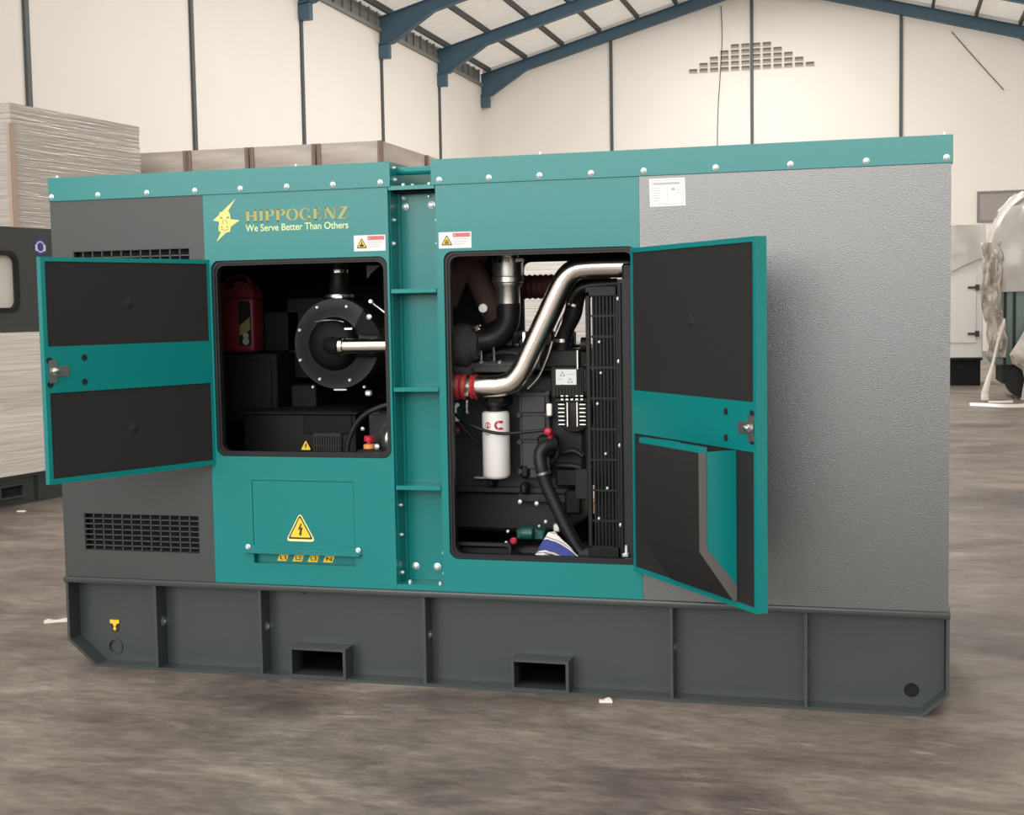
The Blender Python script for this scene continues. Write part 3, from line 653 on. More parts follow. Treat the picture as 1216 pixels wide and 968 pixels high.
def serif(word, x0, x1, z0, z1, y):
    th, tn, sf = .20, .075, .055                     # thick stem, thin stroke, serif height (of cap height)
    Hh = z1-z0
    def stem(x, w=th, lo=0, hi=1): return [rect(x, x+w, lo, hi)] + [rect(x-.07, x+w+.07, 0, sf), rect(x-.07, x+w+.07, 1-sf, 1)]
    def ring(cx, cz, rx, rz, a0, a1, thick, thin, n=22):
        o, i_ = [], []
        for k in range(n+1):
            a = R(a0+(a1-a0)*k/n); c_, s_ = math.cos(a), math.sin(a); o.append((cx+rx*c_, cz+rz*s_)); i_.append((cx+(rx-thick)*c_, cz+(rz-thin)*s_))
        return [q for k in range(n) for q in [[o[k], o[k+1], i_[k+1], i_[k]]]]
    gl = {'H': (.92, stem(.10) + stem(.62) + [rect(.3, .62, .47, .47+tn)]), 'I': (.42, stem(.11)),
          'P': (.74, stem(.10) + [rect(.28, .42, 1-tn, 1), rect(.28, .42, .44, .44+tn)] + ring(.42, .72, .29, .28, -90, 90, .19, tn)),
          'O': (.90, ring(.45, .5, .42, .51, 0, 360, .19, .06, 36)),
          'G': (.90, ring(.45, .5, .42, .51, 52, 312, .19, .06, 30) + [rect(.60, .78, .06, .46), rect(.50, .86, .41, .46), rect(.66, .72, .68, .95)]),
          'E': (.74, stem(.10) + [rect(.28, .66, 1-tn, 1), rect(.28, .68, 0, tn), rect(.28, .52, .47, .47+tn), rect(.60, .66, .76, 1), rect(.62, .68, 0, .24), rect(.48, .52, .38, .63)]),
          'N': (.94, [rect(.14, .21, 0, 1), rect(.74, .81, 0, 1), [(.10, 1), (.33, 1), (.81, 0), (.62, 0)], rect(.02, .2, 1-sf, 1), rect(.03, .32, 0, sf), rect(.63, .92, 1-sf, 1)]),
          'Z': (.76, [rect(.06, .70, 1-tn, 1), rect(.04, .72, 0, tn), [(.46, 1-tn), (.70, 1-tn), (.29, tn), (.05, tn)], rect(.06, .11, .74, 1), rect(.67, .72, 0, .26)])}
    tot = sum(gl[c_][0] for c_ in word); k = (x1-x0)/tot; x = x0
    b = MB()
    for c_ in word:
        for poly in gl[c_][1]: b.plate([(x+u*k, z0+v*Hh) for u, v in poly], [], y, y+.002)
        x += gl[c_][0]*k
    return b.build('lettering', 'gold', LP)
o = serif('HIPPOGENZ', .897, 1.343, 1.859, 1.906, -.0014); o['label'] = 'large gold serif lettering'
o = text_mesh('lettering', 'We Serve Better Than Others', .898, 1.341, 1.821, 1.849, -.0014, 'tagline', LP, .012); o['label'] = 'small pale yellow lettering below the company name'
# paper on the grey panel
b = MB(); b.plate([(2.535, 1.963), (2.668, 1.963), (2.670, 1.861), (2.538, 1.860)], [], -.0012, .001); s = b.build('paper_notice', 'paper', EP); s['label'] = 'white paper notice with a small drawing and lines of text'
b = MB(); b.plate(rect(2.545, 2.661, 1.868, 1.957), [rect(2.5462, 2.6598, 1.8692, 1.9558)], -.0018, -.0012); b.plate(rect(2.550, 2.648, 1.940, 1.948), [], -.0018, -.0012); b.plate(rect(2.603, 2.6042, 1.873, 1.935), [], -.0018, -.0012)
for k in range(6): b.plate(rect(2.551, 2.551+(.028, .026, .029, .02, .027, .024)[k], 1.927-.009*k, 1.9285-.009*k), [], -.0018, -.0012)
for k in range(3): b.plate(rect(2.640, 2.655, 1.927-.009*k, 1.9285-.009*k), [], -.0018, -.0012)
b.plate([(2.616, 1.922), (2.622, 1.929), (2.630, 1.926), (2.632, 1.920), (2.62, 1.916)], [], -.0018, -.0012)
b.build('printing', 'ink', s)

# ------------------------------------------------------------------ the two open doors
def door(hx, ang, sgn, w, z0, z1, t, pads, parent):
    """closed the leaf lies along +x (sgn 1) or -x (sgn -1) from its hinge; u runs from hinge to free edge, inner face at y=0"""
    fn = lambda u, v, q: (sgn*u, q, v)
    b = MB(); holes = [rect(a0, a1, c0, c1) for a0, a1, c0, c1 in pads]
    b.plate(rect(0, w, z0, z1), holes, -.006, 0, fn); b.plate(rect(0, w, z0, z1), [], -t, -.014, fn)
    b.plate(rect(0, w, z0, z1), [rect(.006, w-.006, z0+.006, z1-.006)], -.014, -.006, fn)
    o = b.build('door', 'teal', parent, (hx, 0, 0)); o.rotation_euler.z = ang
    for a0, a1, c0, c1 in pads:
        b = MB(); b.plate(rect(a0, a1, c0, c1), [], -.014, -.003, fn); um, zm = (a0+a1)/2 + .01, (c0+c1)/2
        for q in ((um, zm),): b.lathe(fn(q[0], q[1], -.003), (0, 1, 0), [(0, .022), (.002, .020), (.003, .012), (.006, .008)], 16)
        b.build('foam_pad', 'foam', o)
    for z in (z0+.16, z1-.16):
        b = MB(); b.cyl(fn(-.004, z-.04, -.02), fn(-.004, z+.04, -.02), .008, n=12); b.build('hinge', 'teal', o)
    return o, fn
LD, fL = door(.731, R(-115), 1, .752, .877, 1.7136, .026, [(.012, .735, 1.385, 1.697), (.012, .735, .897, 1.214)], G)
RD, fR = door(2.462, R(129), -1, .822, .497, 1.711, .042, [(.014, .806, 1.183, 1.694), (.014, .808, .516, 1.0215)], G)
def latch(o, fn, u0, u1, zc, hs):
    b = MB()
    for u, z in hs: b.plate(circ(u, z, .012, 14), [], .0, .002, fn)
    b.build('latch_hole', 'hole', o)
    d = 1 if u1 > u0 else -1; uu = sorted((u0, u1)); f = MB()
    f.plate(rect(uu[0], uu[1], zc-.019, zc+.019), [], 0, .004, fn); e = sorted((u1-d*.030, u1)); f.plate(rect(e[0], e[1], zc-.042, zc+.042), [], 0, .005, fn)
    lt = f.build('latch', 'zincd', o)
    b = MB(); b.tube([fn(u1-d*.045, zc, .012), fn(u1-d*.02, zc+.004, .022), fn(u1-d*.002, zc, .02)], .007, 10, 4); b.lathe(fn(u1-d*.018, zc, .004), (0, 1, 0), [(0, .014), (.01, .014), (.014, .008)], 14)
    b.build('latch_lever', 'alu', lt)
latch(LD, fL, .655, .737, 1.293, [(.733, 1.334), (.733, 1.246), (.588, 1.340), (.590, 1.249)])
latch(RD, fR, .722, .812, 1.098, [(.800, 1.146), (.800, 1.058), (.646, 1.144), (.646, 1.056)])
# air hood on the lower half of the right door
p = .115; u1, u0, za, zb_, zc = .706, .30, 1.02, .705, .560
b = MB(); fs = lambda u, v, w: fR(w, v, u)           # side cheek in (depth, height)
b.plate([(0, za), (p, za), (p, zb_), (0, zc+.015)], [], u1-.004, u1, fs)
b.plate([(p-.004, za), (p, za), (p, zb_), (0, zc+.015), (0, zc+.009), (p-.004, zb_-.004)], [], u0, u1, fs)
b.box(0, 0, 0, 0, 0, 0) if False else None
b.plate(rect(u0, u1, za-.002, za+.016), [], p-.003, p+.022, fR) ; b.plate(rect(u0, u0+.12, za, za+.004), [], p*.35, p, fR)
hood_o = b.build('air_hood', 'teal', RD)
b = MB(); b.plate([(p, za-.002), (p+.024, za-.002), (p+.024, zb_-.012), (.012, zc-.040), (0, zc-.040), (0, zc+.009), (p, zb_)], [], u0, u1-.006, fs); b.mi = 1
b.plate([(p, za-.002), (p+.0245, za-.002), (p+.0245, zb_-.012), (.012, zc-.0405), (0, zc-.0405), (0, zc+.009), (p, zb_)], [], u1-.006, u1+.001, fs)
fo = b.build('hood_foam', ['foam', 'foamedge'], hood_o)

# ------------------------------------------------------------------ engine (right opening)
b = MB()
b.box(1.62, 2.20, .36, .84, .74, 1.22, .015); b.box(1.64, 2.16, .42, .80, 1.22, 1.34, .02); b.box(1.60, 2.12, .40, .80, .56, .74, .02); b.box(1.40, 1.62, .30, .90, .60, 1.20, .03)
b.box(1.60, 2.22, .34, .37, .735, .760, .004); b.box(1.92, 2.16, .33, .36, .70, .735, .004)
EN = b.build('engine', 'engine', G)
b = MB(); b.box(1.935, 2.065, .315, .36, .80, 1.155, .006); b.box(1.95, 2.05, .305, .32, .84, .95, .004); b.box(1.95, 2.05, .305, .32, .96, 1.06, .004); b.box(1.95, 2.05, .305, .32, 1.07, 1.14, .004)
for z in (.83, .95, 1.06, 1.15):
    for x in (1.94, 2.06): b.lathe((x, .315, z), (0, -1, 0), [(0, .012), (.012, .010)], 8)
b.build('side_cover', 'cover', EN)
b = MB()
for k in range(6): b.box(1.66+k*.085, 1.725+k*.085, .40, .46, 1.335, 1.40, .008)
b.build('rocker_cover', 'engine2', EN)
b = MB(); b.tube([(1.66, .34, 1.25), (1.80, .33, 1.262), (2.0, .33, 1.262), (2.12, .34, 1.25)], .018, 12); b.box(1.75, 1.95, .30, .36, 1.235, 1.262, .004); b.build('fuel_rail', 'turbo', EN)
# oil filter
b = MB(); b.lathe((1.857, .25, .808), (0, 0, 1), [(0, .040), (.004, .049), (.016, .056), (.262, .056), (.270, .053), (.274, .046)], 36)
ofl = b.build('oil_filter', 'white', EN); ofl['label'] = 'white cylindrical oil filter with red markings'
b = MB(); b.lathe((1.857, .25, 1.082), (0, 0, 1), [(0, .036), (.02, .036), (.022, .05), (.04, .05)], 24); b.box(1.82, 1.90, .24, .37, 1.10, 1.15, .008); b.build('filter_head', 'engine2', EN)
def on_cyl(u, v, w):                                 # wrap (u, v) onto the filter
    a = (u)/.056; r = .056 + w; return (1.857 + r*math.sin(a), .25 - r*math.cos(a), .81 + v)
def arc_pts(cx, cz, r0, r1, a0, a1, n=14):
    return [(cx+r0*math.cos(R(a0+(a1-a0)*k/n)), cz+r0*math.sin(R(a0+(a1-a0)*k/n))) for k in range(n+1)] + [(cx+r1*math.cos(R(a1-(a1-a0)*k/n)), cz+r1*math.sin(R(a1-(a1-a0)*k/n))) for k in range(n+1)]
b = MB(); b.plate(arc_pts(.028, .218, .019, .0095, 50, 310), [], .0003, .0012, on_cyl); b.plate(rect(.030, .045, .226, .236), [], .0003, .0012, on_cyl); b.plate(rect(.030, .045, .200, .208), [], .0003, .0012, on_cyl)
b.plate(arc_pts(-.018, .218, .013, .010, 0, 350, 20), [], .0003, .0012, on_cyl); b.plate([(-.021, .206), (-.014, .206), (-.016, .229), (-.019, .229)], [], .0003, .0012, on_cyl)
b.plate(arc_pts(-.020, .188, .010, .007, 0, 350, 16), [], .0003, .0012, on_cyl)
b.build('filter_mark', 'redb', ofl)
b = MB(); [b.plate(rect(-.03, .035-.01*(k % 2), .160-.012*k, .1615-.012*k), [], .0003, .001, on_cyl) for k in range(3)]; b.build('filter_print', 'ink', ofl)
# turbocharger
b = MB(); b.lathe((1.640, .32, 1.345), (1, 0, 0), [(0, .06), (.01, .085), (.05, .093), (.085, .088), (.10, .07), (.12, .05), (.13, .043)], 32); b.tube([(1.66, .32, 1.27), (1.70, .34, 1.24), (1.72, .38, 1.22)], .045, 16); b.lathe((1.745, .32, 1.345), (1, 0, 0), [(0, .06), (.012, .064), (.02, .056)], 20)
b.build('turbocharger', 'turbo', EN)
b = MB(); b.lathe((1.752, .34, 1.362), (1, 0, 0), [(0, .052), (.001, .0545), (.014, .0545), (.015, .052)], 28); b.box(1.752, 1.768, .31, .33, 1.412, 1.428, .003); b.cyl((1.745, .32, 1.42), (1.778, .32, 1.428), .005, n=10); b.build('hose_clamp', 'steel', EN)
b = MB(); b.tube([(1.735, .36, 1.362), (1.80, .37, 1.368), (1.845, .39, 1.395), (1.870, .41, 1.44), (1.872, .42, 1.485)], .049, 20); b.lathe((1.872, .42, 1.475), (0, 0, 1), [(0, .051), (.04, .051)], 24); b.build('intake_elbow', 'rubber', EN)
b = MB(); b.lathe((1.871, .42, 1.500), (0, 0, 1), [(0, .050), (.078, .051), (.090, .060), (.100, .061), (.104, .066), (.124, .066), (.128, .062), (.15, .064), (.188, .064), (.195, .046), (.25, .046), (.49, .046)], 32)
b.build('intake_pipe', 'alu', EN)
b = MB(); b.lathe((1.871, .42, 1.682), (0, 0, 1), [(0, .0655), (.018, .0655)], 32); b.box(1.92, 1.955, .36, .372, 1.684, 1.700, .002); b.build('hose_clamp', 'steel', EN)
b = MB(); b.lathe((1.800, .30, 1.498), (0, -1, 0), [(0, .015), (.008, .019), (.014, .017), (.016, .008)], 20); b.build('sensor_plug', 'white', EN)
# wrapped exhaust: two limbs meeting near the top
b = MB(); b.tube([(1.60, .40, 1.52), (1.64, .42, 1.62), (1.685, .45, 1.70), (1.72, .5, 1.74)], .052, 16); b.tube([(1.80, .48, 1.45), (1.755, .47, 1.56), (1.715, .46, 1.65), (1.68, .5, 1.75)], .05, 16); b.build('exhaust_pipe', 'wrap', EN)
# charge air pipe and its red hose
b = MB(); b.tube([(1.795, .18, 1.186), (1.85, .18, 1.186), (1.895, .18, 1.188), (1.945, .18, 1.203), (1.985, .18, 1.245), (2.015, .18, 1.300), (2.09, .18, 1.450), (2.150, .18, 1.572), (2.180, .18, 1.618), (2.218, .18, 1.643), (2.268, .18, 1.650), (2.34, .18, 1.651), (2.50, .18, 1.650)], .0445, 28, 6)
cp_ = b.build('charge_air_pipe', 'steel', EN)
b = MB(); pts = [(1.60+i*.0135, .18, 1.183) for i in range(16)]; b.tube(pts, .0495, 24, 1, corr=.055); b.build('red_hose', 'red', EN)['label'] = 'ribbed red silicone hose'
b = MB(); b.lathe((1.768, .18, 1.184), (1, 0, 0), [(0, .0535), (.014, .0535)], 28); b.box(1.770, 1.780, .12, .13, 1.08, 1.135, .002); b.box(1.765, 1.784, .115, .135, 1.15, 1.165, .002); b.build('hose_clamp', 'steel', EN)
b = MB(); b.lathe((2.43, .18, 1.650), (1, 0, 0), [(0, .047), (.006, .047)], 28); b.build('pipe_joint', 'engine2', EN)
# hoses in the middle
b = MB(); pts = [(1.78+i*.012, .62, 1.585) for i in range(34)]; b.tube(pts, .05, 20, 1, corr=.06); b.build('bellows_hose', 'maroon', EN)
b = MB(); b.tube([(2.32, .30, 1.615), (2.24, .30, 1.60), (2.19, .30, 1.545), (2.17, .31, 1.47), (2.13, .33, 1.40), (2.115, .34, 1.32)], .036, 18); b.tube([(2.36, .27, 1.585), (2.25, .26, 1.578), (2.20, .25, 1.56), (2.17, .25, 1.52)], .022, 14); b.build('coolant_hose', 'rubber', EN)
b = MB(); b.lathe((2.117, .335, 1.355), (0, 0, 1), [(0, .039), (.014, .039)], 24); b.lathe((2.175, .30, 1.50), (.3, 0, 1), [(0, .039), (.010, .039)], 24); b.build('hose_clamp', 'steel', EN)
b = MB(); b.box(2.03, 2.20, .30, .42, 1.25, 1.33, .01); b.box(2.06, 2.14, .30, .40, 1.33, 1.36, .02); b.lathe((2.20, .33, 1.345), (1, 0, 0), [(0, .03), (.03, .03), (.032, .02)], 20); b.build('thermostat_housing', 'engine2', EN)
MB().cyl((2.20, .25, 1.25), (2.20, .25, 1.325), .006, n=10).build('fuel_line', 'alu', EN); MB().cyl((2.245, .25, 1.12), (2.248, .25, 1.2), .005, n=10).build('fuel_line', 'alu', EN)
MB().tube([(1.98, .30, 1.17), (2.03, .29, 1.22), (2.07, .28, 1.30), (2.09, .28, 1.36)], .007, 10).build('fuel_line', 'alu', EN); MB().tube([(2.10, .29, 1.38), (2.14, .3, 1.47), (2.155, .3, 1.5)], .006, 10).build('fuel_line', 'alu', EN)
MB().tube([(1.80, .36, 1.30), (1.86, .34, 1.315), (1.93, .33, 1.31), (1.96, .34, 1.28)], .010, 10).build('fuel_line', 'engine', EN)
MB().tube([(1.90, .42, 1.36), (1.93, .38, 1.39), (1.955, .37, 1.385)], .014, 12).build('breather_pipe', 'engine', EN)
MB().box(1.945, 1.962, .352, .372, 1.345, 1.40, .003).build('bracket_or_glint', 'alu', EN)
for x_ in (1.78, 1.86, 1.94): MB().lathe((x_, .325, 1.275), (0, -1, 0), [(0, .012), (.012, .011), (.016, .006)], 12).build('union_nut', 'zincd', EN)
for k_, x_ in enumerate((1.70, 1.755, 1.81)): MB().tube([(x_, .40, 1.39), (x_+.01, .36, 1.36), (x_+.02, .335, 1.30), (x_+.02, .33, 1.27)], .006, 8).build('injector_pipe', 'zincd', EN)
# belt guard box with warning sticker, alternator below
b = MB(); b.box(2.085, 2.225, .26, .42, 1.135, 1.262, .006)
for k in range(6): b.box(2.20+k*.008, 2.204+k*.008, .25, .26, 1.16, 1.25)
for k in range(9): b.box(2.10+k*.013, 2.106+k*.013, .254, .262, 1.138, 1.178)
b.build('belt_guard', 'engine2', EN)
b = MB(); b.plate(rect(2.110, 2.194, 1.188, 1.249), [], .249, .2595); s = b.build('warning_sticker', 'paper', EN); s['label'] = 'white sticker with two small warning triangles'
b = MB(); b.plate(tri(2.137, 1.222, .024, .021, .002), [tri(2.137, 1.2245, .016, .013, .001)], .2478, .249); b.plate(tri(2.168, 1.196, .024, .021, .002), [tri(2.168, 1.1985, .016, .013, .001)], .2478, .249); b.plate(rect(2.155, 2.188, 1.229, 1.2305), [], .248, .249); b.plate(rect(2.116, 2.138, 1.209, 1.2105), [], .248, .249)
b.build('warning_triangle', 'zincd', s)
b = MB(); b.lathe((2.175, .40, 1.068), (0, -1, 0), [(0, .078), (.10, .078), (.13, .07), (.135, .03)], 28); b.box(2.10, 2.25, .262, .30, 1.115, 1.135, .004)
for sx in (-1, 1):
    for k in range(6): b.box(2.175+sx*.042-.016, 2.175+sx*.042+.016, .255, .275, 1.028+k*.016, 1.034+k*.016, .002)
al = b.build('alternator', 'engine2', EN)
b = MB()
for sx in (-1, 1):
    for k in range(6): b.box(2.175+sx*.043-.015, 2.175+sx*.043+.012, .250, .256, 1.026+k*.016, 1.032+k*.016, .001)
    b.box(2.175+sx*.020-.003, 2.175+sx*.020+.003, .248, .255, 1.02, 1.118, .001)
for k in range(5): b.box(2.128+k*.02, 2.14+k*.02, .25, .256, 1.125, 1.133, .001); b.box(2.128+k*.02, 2.14+k*.02, .25, .256, 1.14, 1.146, .001) if k != 2 else None
b.build('winding', 'alu', al)
b = MB(); b.box(2.068, 2.090, .25, .27, 1.062, 1.112, .004); b.build('connector', 'white', EN)
b = MB(); b.lathe((2.088, .22, 1.005), (0, -1, 0), [(0, .013), (.02, .017), (.035, .014), (.04, .006)], 16); b.lathe((2.092, .215, .975), (0, 0, 1), [(0, .010), (.03, .012)], 12); b.build('red_fitting', 'redb', EN)
b = MB(); b.box(2.03, 2.11, .24, .30, .90, .985, .01); b.tube([(2.10, .23, .96), (2.118, .23, .93), (2.110, .23, .895), (2.085, .24, .87)], .010, 10); b.tube([(2.12, .28, .91), (2.17, .28, .92), (2.21, .28, .90)], .012, 10); b.tube([(2.10, .28, .86), (2.17, .28, .858), (2.20, .28, .85)], .013, 10); b.box(2.09, 2.19, .29, .36, .77, .85, .01); b.box(2.13, 2.20, .28, .36, .66, .76, .01)
b.build('water_pump', 'engine2', EN)
for x, y, z, r in ((2.075, .225, .935, .008), (2.107, .222, .958, .009), (2.01, .30, .70, .010), (1.94, .30, .706, .010), (2.03, .30, .782, .008), (1.79, .30, .81, .006), (2.145, .26, .60, .008), (2.06, .25, .635, .008), (2.03, .26, .615, .006), (1.915, .20, .600, .007), (1.912, .18, .556, .008)):
    bolt((x, y, z), r, EN)
b = MB(); b.tube([(2.115, .20, .955), (2.078, .17, .945), (2.062, .16, .915), (2.070, .15, .865), (2.088, .15, .80), (2.122, .15, .725), (2.161, .15, .640), (2.203, .15, .560), (2.222, .15, .532)], .026, 20, 6); b.build('drain_hose', 'rubber', EN)
b = MB(); b.lathe((2.077, .151, .838), (-.25, .02, .95), [(0, .0285), (.010, .0285)], 20); b.build('hose_clamp', 'zincd', EN)
b = MB(); b.tube([(1.69, .20, 1.08), (1.745, .18, 1.045), (1.785, .165, 1.028), (1.84, .17, 1.008), (1.91, .17, .998), (2.0, .19, 1.003), (2.088, .21, 1.012)], .0065, 10); b.tube([(1.69, .2, 1.07), (1.74, .22, 1.0), (1.80, .26, .93), (1.84, .31, .90)], .0065, 10); b.build('wiring', 'rubber', EN)
b = MB(); b.box(1.65, 1.705, .22, .30, 1.035, 1.12, .006); gp = b.build('green_bracket', 'greenpump', EN)
b = MB(); b.tube([(1.712, .21, 1.112), (1.700, .20, 1.10), (1.698, .20, 1.06), (1.710, .21, 1.045)], .009, 10); b.build('handle_ring', 'white', EN)
b = MB(); b.lathe((1.70, .22, 1.005), (0, -1, 0), [(0, .018), (.02, .018), (.03, .008)], 14); b.build('red_cap', 'redp', EN)
for q in ((1.80, 1.83, .30, .36, .76, .80, .01), (1.94, 1.975, .29, .34, .735, .785, .012), (1.94, 1.98, .30, .34, .80, .86, .012)): MB().box(*q).build('sensor_housing', 'engine2', EN)
MB().box(1.74, 1.80, .31, .36, .795, .805, .002).build('dipstick', 'alu', EN)
b = MB(); b.lathe((1.955, .25, .585), (1, 0, 0), [(0, .022), (.02, .027), (.05, .024), (.055, .015)], 20); b.box(1.93, 2.05, .26, .34, .555, .60, .008); b.build('green_pump', 'greenpump', EN)
b = MB(); b.lathe((1.935, .22, .560), (0, -1, 0), [(0, .013), (.02, .015), (.026, .009)], 16); b.build('red_cap', 'redb', EN)
b = MB(); b.box(2.10, 2.13, .2, .22, .60, .635, .006); b.build('lug', 'zinc', EN)
b = MB(); b.box(1.735, 1.955, .10, .24, .43, .515, .004); b.box(1.72, 2.40, .05, .26, .42, .503, .004); b.plate(rr(1.735, 1.96, .510, .572, .012, 4), [rr(1.745, 1.950, .520, .560, .008, 4)], .075, .10); b.box(1.745, 1.95, .11, .13, .51, .545, .003); b.build('cross_member', 'rubber', EN)
# radiator, fan guard
b = MB(); b.box(2.405, 2.50, .12, 1.08, .46, 1.66, .008); b.box(2.395, 2.405, .10, .16, .47, 1.585, .002); b.box(2.385, 2.40, .13, .20, .48, 1.60, .002)
rad = b.build('radiator', 'engine2', G)
b = MB(); b.plate(rect(2.398, 2.47, .47, 1.60), [], .112, .118); b.build('radiator_flange', 'engine', rad)
b = MB(); x0, x1 = 2.255, 2.388
b.box(x0, x0+.018, .15, .17, .55, 1.555, .003); b.box(x1-.016, x1, .15, .17, .50, 1.575, .003); b.box(x0, x1, .15, .17, 1.535, 1.575, .003); b.box(x0, x1, .15, .17, .50, .56, .003)
for k in range(7): b.box(x0+.026+k*.014, x0+.031+k*.014, .155, .165, .55, 1.55)
for z in (.66, .78, .90, 1.02, 1.14, 1.26, 1.38, 1.46): b.box(x0+.01, x1-.01, .152, .16, z-.004, z+.004)
b.box(2.20, x0, .17, .19, .74, .86, .003); b.box(2.21, x0, .168, .175, .77, .775); b.box(2.21, x0, .168, .175, .82, .825)
fg = b.build('fan_guard', 'engine2', rad)
b = MB(); b.box(x0, x1, .30, .31, .50, 1.57); b.build('fan_shroud', 'dark', rad)
for z in (1.525, 1.285, .96, .65): bolt((2.392, .128, z), .009, rad)
for x, z in ((2.42, 1.605), (2.31, 1.36), (2.30, 1.12), (2.33, .925), (2.335, .79), (2.30, .67), (2.315, 1.24)): bolt((x, .15, z), .006, rad)
b = MB(); b.box(2.40, 2.425, .09, .12, .53, .545, .003); b.lathe((2.415, .105, .54), (0, 0, 1), [(0, .008), (.035, .006)], 10)
b.build('drain_tap', 'zinc', rad)

# ------------------------------------------------------------------ left opening: air cleaner, alternator hull, switch gear
b = MB(); b.lathe((1.124, .36, 1.358), (0, 1, 0), [(-.02, .10), (-.018, .125), (0, .150), (.002, .192), (.03, .196), (.04, .186), (.30, .186)], 56)
ac = b.build('air_cleaner', 'engine', G)
b = MB(); b.lathe((1.124, .342, 1.358), (0, -1, 0), [(0, .115), (.03, .105), (.045, .085), (.05, .05), (.055, .0)], 40); b.box(1.15, 1.31, .330, .36, 1.30, 1.325, .004)
b.plate([(1.20, 1.395), (1.335, 1.395), (1.325, 1.42), (1.29, 1.47), (1.26, 1.50)], [], .335, .350)
b.build('cleaner_lid', 'bayshade', ac)
for x, z in ((.959, 1.418), (1.043, 1.514), (1.178, 1.515), (1.283, 1.422), (.958, 1.289), (1.046, 1.207), (1.184, 1.203)): bolt((x, .360, z), .008, ac)
bolt((1.009, .37, 1.173), .007, ac); bolt((1.245, .37, 1.173), .007, ac); bolt((1.29, .33, 1.47), .013, ac)
b = MB(); b.box(1.255, 1.285, .34, .36, 1.135, 1.16, .006); b.build('bracket_or_glint', 'zinc', ac)
b = MB(); b.box(1.11, 1.17, .35, .36, 1.158, 1.166, .002); b.build('lid_clip', 'zinc', ac)
b = MB(); b.tube([(1.05, .318, 1.452), (1.09, .312, 1.458), (1.14, .312, 1.457), (1.18, .316, 1.45)], [.003]*19, 8); b.box(1.185, 1.225, .30, .31, 1.415, 1.428, .003); b.build('lid_clip', 'alu', ac)
b = MB(); b.lathe((1.228, .20, 1.352), (1, 0, 0), [(0, .030), (.28, .030)], 28); b.build('air_pipe', 'steel', ac)
b = MB(); b.lathe((1.208, .20, 1.352), (1, 0, 0), [(0, .034), (.002, .038), (.018, .038), (.020, .034)], 28); b.build('hose_clamp', 'steel', ac)
b = MB(); b.tube([(1.21, .20, 1.352), (1.17, .22, 1.352), (1.14, .26, 1.355), (1.125, .32, 1.358)], .034, 18); b.build('rubber_elbow', 'rubber', ac)
b = MB(); b.lathe((1.109, .45, 1.52), (0, 0, 1), [(0, .062), (.04, .060), (.06, .045), (.11, .042), (.16, .040), (.24, .040), (.45, .040)], 28); b.build('inlet_neck', 'rubber', ac)
b = MB(); b.lathe((1.109, .45, 1.660), (0, 0, 1), [(0, .0425), (.014, .0425)], 28); b.build('hose_clamp', 'steel', ac)
b = MB(); b.lathe((1.109, .45, 1.555), (0, 0, 1), [(0, .063), (.012, .063)], 28); b.box(1.112, 1.15, .38, .392, 1.545, 1.565, .003); b.build('hose_clamp', 'alu', ac)
b = MB(); b.plate([(1.215, 1.69), (1.28, 1.69), (1.24, 1.66), (1.217, 1.635)], [], .50, .505); b.build('bracket_or_glint', 'louver', G)  # added pale plate standing in for a bright glint of light, no fitting here
b = MB(); b.tube([(1.33, .55, 1.48), (1.36, .55, 1.56), (1.41, .55, 1.64), (1.46, .55, 1.72)], .055, 16); b.build('exhaust_wrap', 'wrap', G)
b = MB(); b.tube([(1.295, .35, 1.53), (1.34, .34, 1.50), (1.37, .34, 1.475)], .007, 10); b.lathe((1.296, .34, 1.535), (0, -1, 0), [(0, .011), (.01, .008)], 12); b.build('fuel_line', 'alu', G)
b = MB(); b.box(.585, .845, .36, .62, 1.02, 1.318, .006); b.box(.62, .82, .352, .36, 1.06, 1.29, .003); b.box(.88, 1.0, .42, .6, 1.02, 1.18, .006); b.build('control_box', 'bayshade', G)
b = MB(); b.box(.66, .87, .55, .62, 1.32, 1.5, .006); b.box(.81, 1.0, .55, .60, 1.2, 1.56, .006); b.build('relay_box', 'bayshade', G)
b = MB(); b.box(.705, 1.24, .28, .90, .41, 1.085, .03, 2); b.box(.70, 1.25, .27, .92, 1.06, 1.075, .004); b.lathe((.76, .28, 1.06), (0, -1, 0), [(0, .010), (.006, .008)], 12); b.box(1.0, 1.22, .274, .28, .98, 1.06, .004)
gh = b.build('alternator_hull', 'bayshade', G)
b = MB(); b.box(1.045, 1.175, .265, .275, .885, .985, .003)
for r_ in range(2):
    for k in range(11): b.box(1.052+k*.011, 1.058+k*.011, .258, .266, .895+r_*.042, .93+r_*.042)
b.build('vent_grille', 'engine', gh)
b = MB(); b.plate(tri(1.012, .912, .046, .041, .004), [], .268, .2705); s = b.build('warning_sticker', 'yellow', gh); s['label'] = 'small yellow warning triangle'
for_scale = None
b = MB(); b.plate([(1.013, .940), (1.007, .928), (1.011, .928), (1.008, .918), (1.017, .931), (1.013, .931), (1.017, .940)], [], .266, .268); b.build('shock_symbol', 'black', s)
b = MB(); b.box(1.318, 1.405, .22, .36, .91, 1.075, .004); b.box(1.318, 1.375, .215, .22, 1.068, 1.078, .002); b.build('starter_box', 'engine', G)
b = MB(); b.lathe((1.350, .14, .934), (0, 0, 1), [(0, .021), (.002, .024), (.018, .024), (.020, .018)], 24); e_ = b.build('emergency_stop', 'orange', G)
b = MB(); b.lathe((1.350, .14, .954), (0, 0, 1), [(0, .013), (.010, .013), (.012, .022), (.03, .022), (.034, .015)], 24); b.build('stop_button', 'redb', e_)
b = MB(); b.box(1.31, 1.43, .10, .22, .912, .934, .004); b.build('stop_bracket', 'engine2', e_)
bolt((1.392, .12, .945), .012, G); bolt((1.30, .2, 1.01), .009, G)
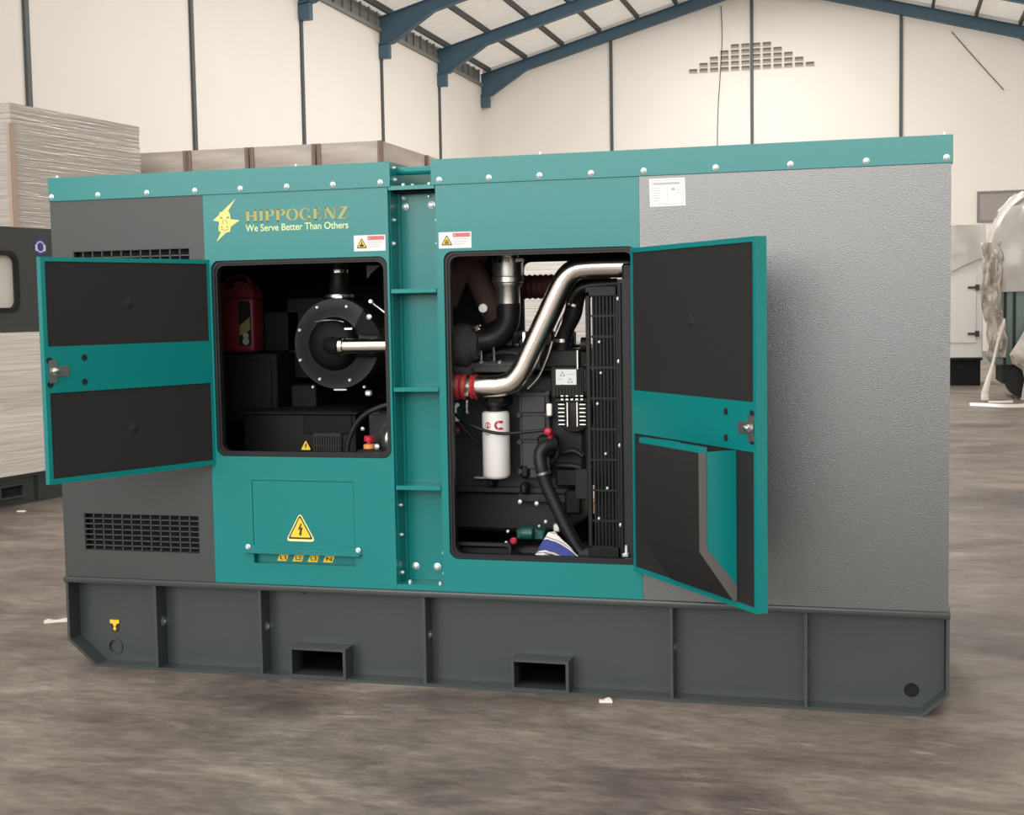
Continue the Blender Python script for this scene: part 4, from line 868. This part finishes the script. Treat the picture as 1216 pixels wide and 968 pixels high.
b = MB(); b.tube([(1.255, .13, .90), (1.262, .13, .96), (1.298, .13, 1.035), (1.34, .13, 1.075), (1.39, .13, 1.10), (1.45, .14, 1.118), (1.50, .15, 1.12)], .011, 12); b.build('power_cable', 'rubber', G)
b = MB(); b.lathe((1.425, .24, .965), (.80, -.60, 0), [(-.02, .070), (.0, .075), (.012, .075), (.014, .058), (.03, .05)], 32); b.build('starter_ring', 'alu', G)
b = MB(); b.plate([(1.405, 1.13), (1.49, 1.09), (1.49, 1.24), (1.465, 1.22), (1.43, 1.19)], [], .27, .33); b.build('mounting_lug', 'olive', G)
b = MB(); b.tube([(1.422, .19, 1.26), (1.424, .19, 1.335), (1.45, .19, 1.35)], .006, 10); b.lathe((1.43, .19, 1.255), (0, -1, 0), [(0, .014), (.01, .010)], 12); b.build('small_pipe', 'alu', G)

# ------------------------------------------------------------------ loose things inside
j = empty('jerrycan', (.632, .42, 1.321), 0, 'red plastic oil jerrycan with dark label on the control box in left bay', 'jerrycan')
b = MB(); b.box(-.085, .08, 0, .11, 0, .245, .018, 3)
b.plate([(-.085, .24), (.08, .24), (.077, .27), (.05, .305), (-.005, .315), (-.02, .285), (-.05, .285), (-.06, .315), (-.08, .30)], [], .012, .098)
b.build('body', 'redp', j)
b = MB(); b.tube([(-.07, .055, .29), (-.055, .055, .33), (.015, .055, .335), (.05, .055, .30)], .012, 12); b.build('handle', 'redp', j)
b = MB(); b.lathe((-.045, .055, .28), (0, 0, 1), [(0, .022), (.03, .022), (.033, .018)], 18); b.build('cap', 'dark', j)
b = MB(); b.plate(rr(.010, .068, .03, .225, .01, 3), [], -.0015, .001); lb = b.build('label', 'engine2', j)
b = MB(); b.plate([(.014, .12), (.064, .155), (.064, .10), (.014, .075)], [], -.003, -.0015); b.build('label_band', 'olive', lb)
b = MB(); b.plate(circ(.042, .075, .014, 14), [], -.003, -.0015); b.plate(circ(.042, .05, .016, 14), [], -.003, -.0015); b.build('label_picture', 'louver', lb)
# folded rag on the sill
b = MB()
def rag(u, v):
    x = 2.012 + .245*u
    prof = [(0, .512), (.16, .520), (.28, .575), (.40, .622), (.50, .628), (.60, .600), (.75, .565), (.90, .525), (1, .512)]
    for (a, p_), (c_, q) in zip(prof, prof[1:]):
        if a <= u <= c_: h = p_ + (q-p_)*(u-a)/(c_-a); break
    z = .508 + (h-.508)*(1-.55*abs(v-.45)**1.2*2 if v > .45 else 1-(.45-v)*1.7)
    z = max(.507, z + .008*mnoise.noise(Vector((u*9, v*7, 1))))
    y = .060 + .045*v + .005*mnoise.noise(Vector((u*6, v*4, 7)))
    return (x, y, z)
b.grid(rag, 30, 14)
o = b.build('rag', 'cloth'); sm = o.modifiers.new('thickness', 'SOLIDIFY'); sm.thickness = .004
tag(o, 'blue and white cloth rag lying at the bottom of the engine opening', 'rag')
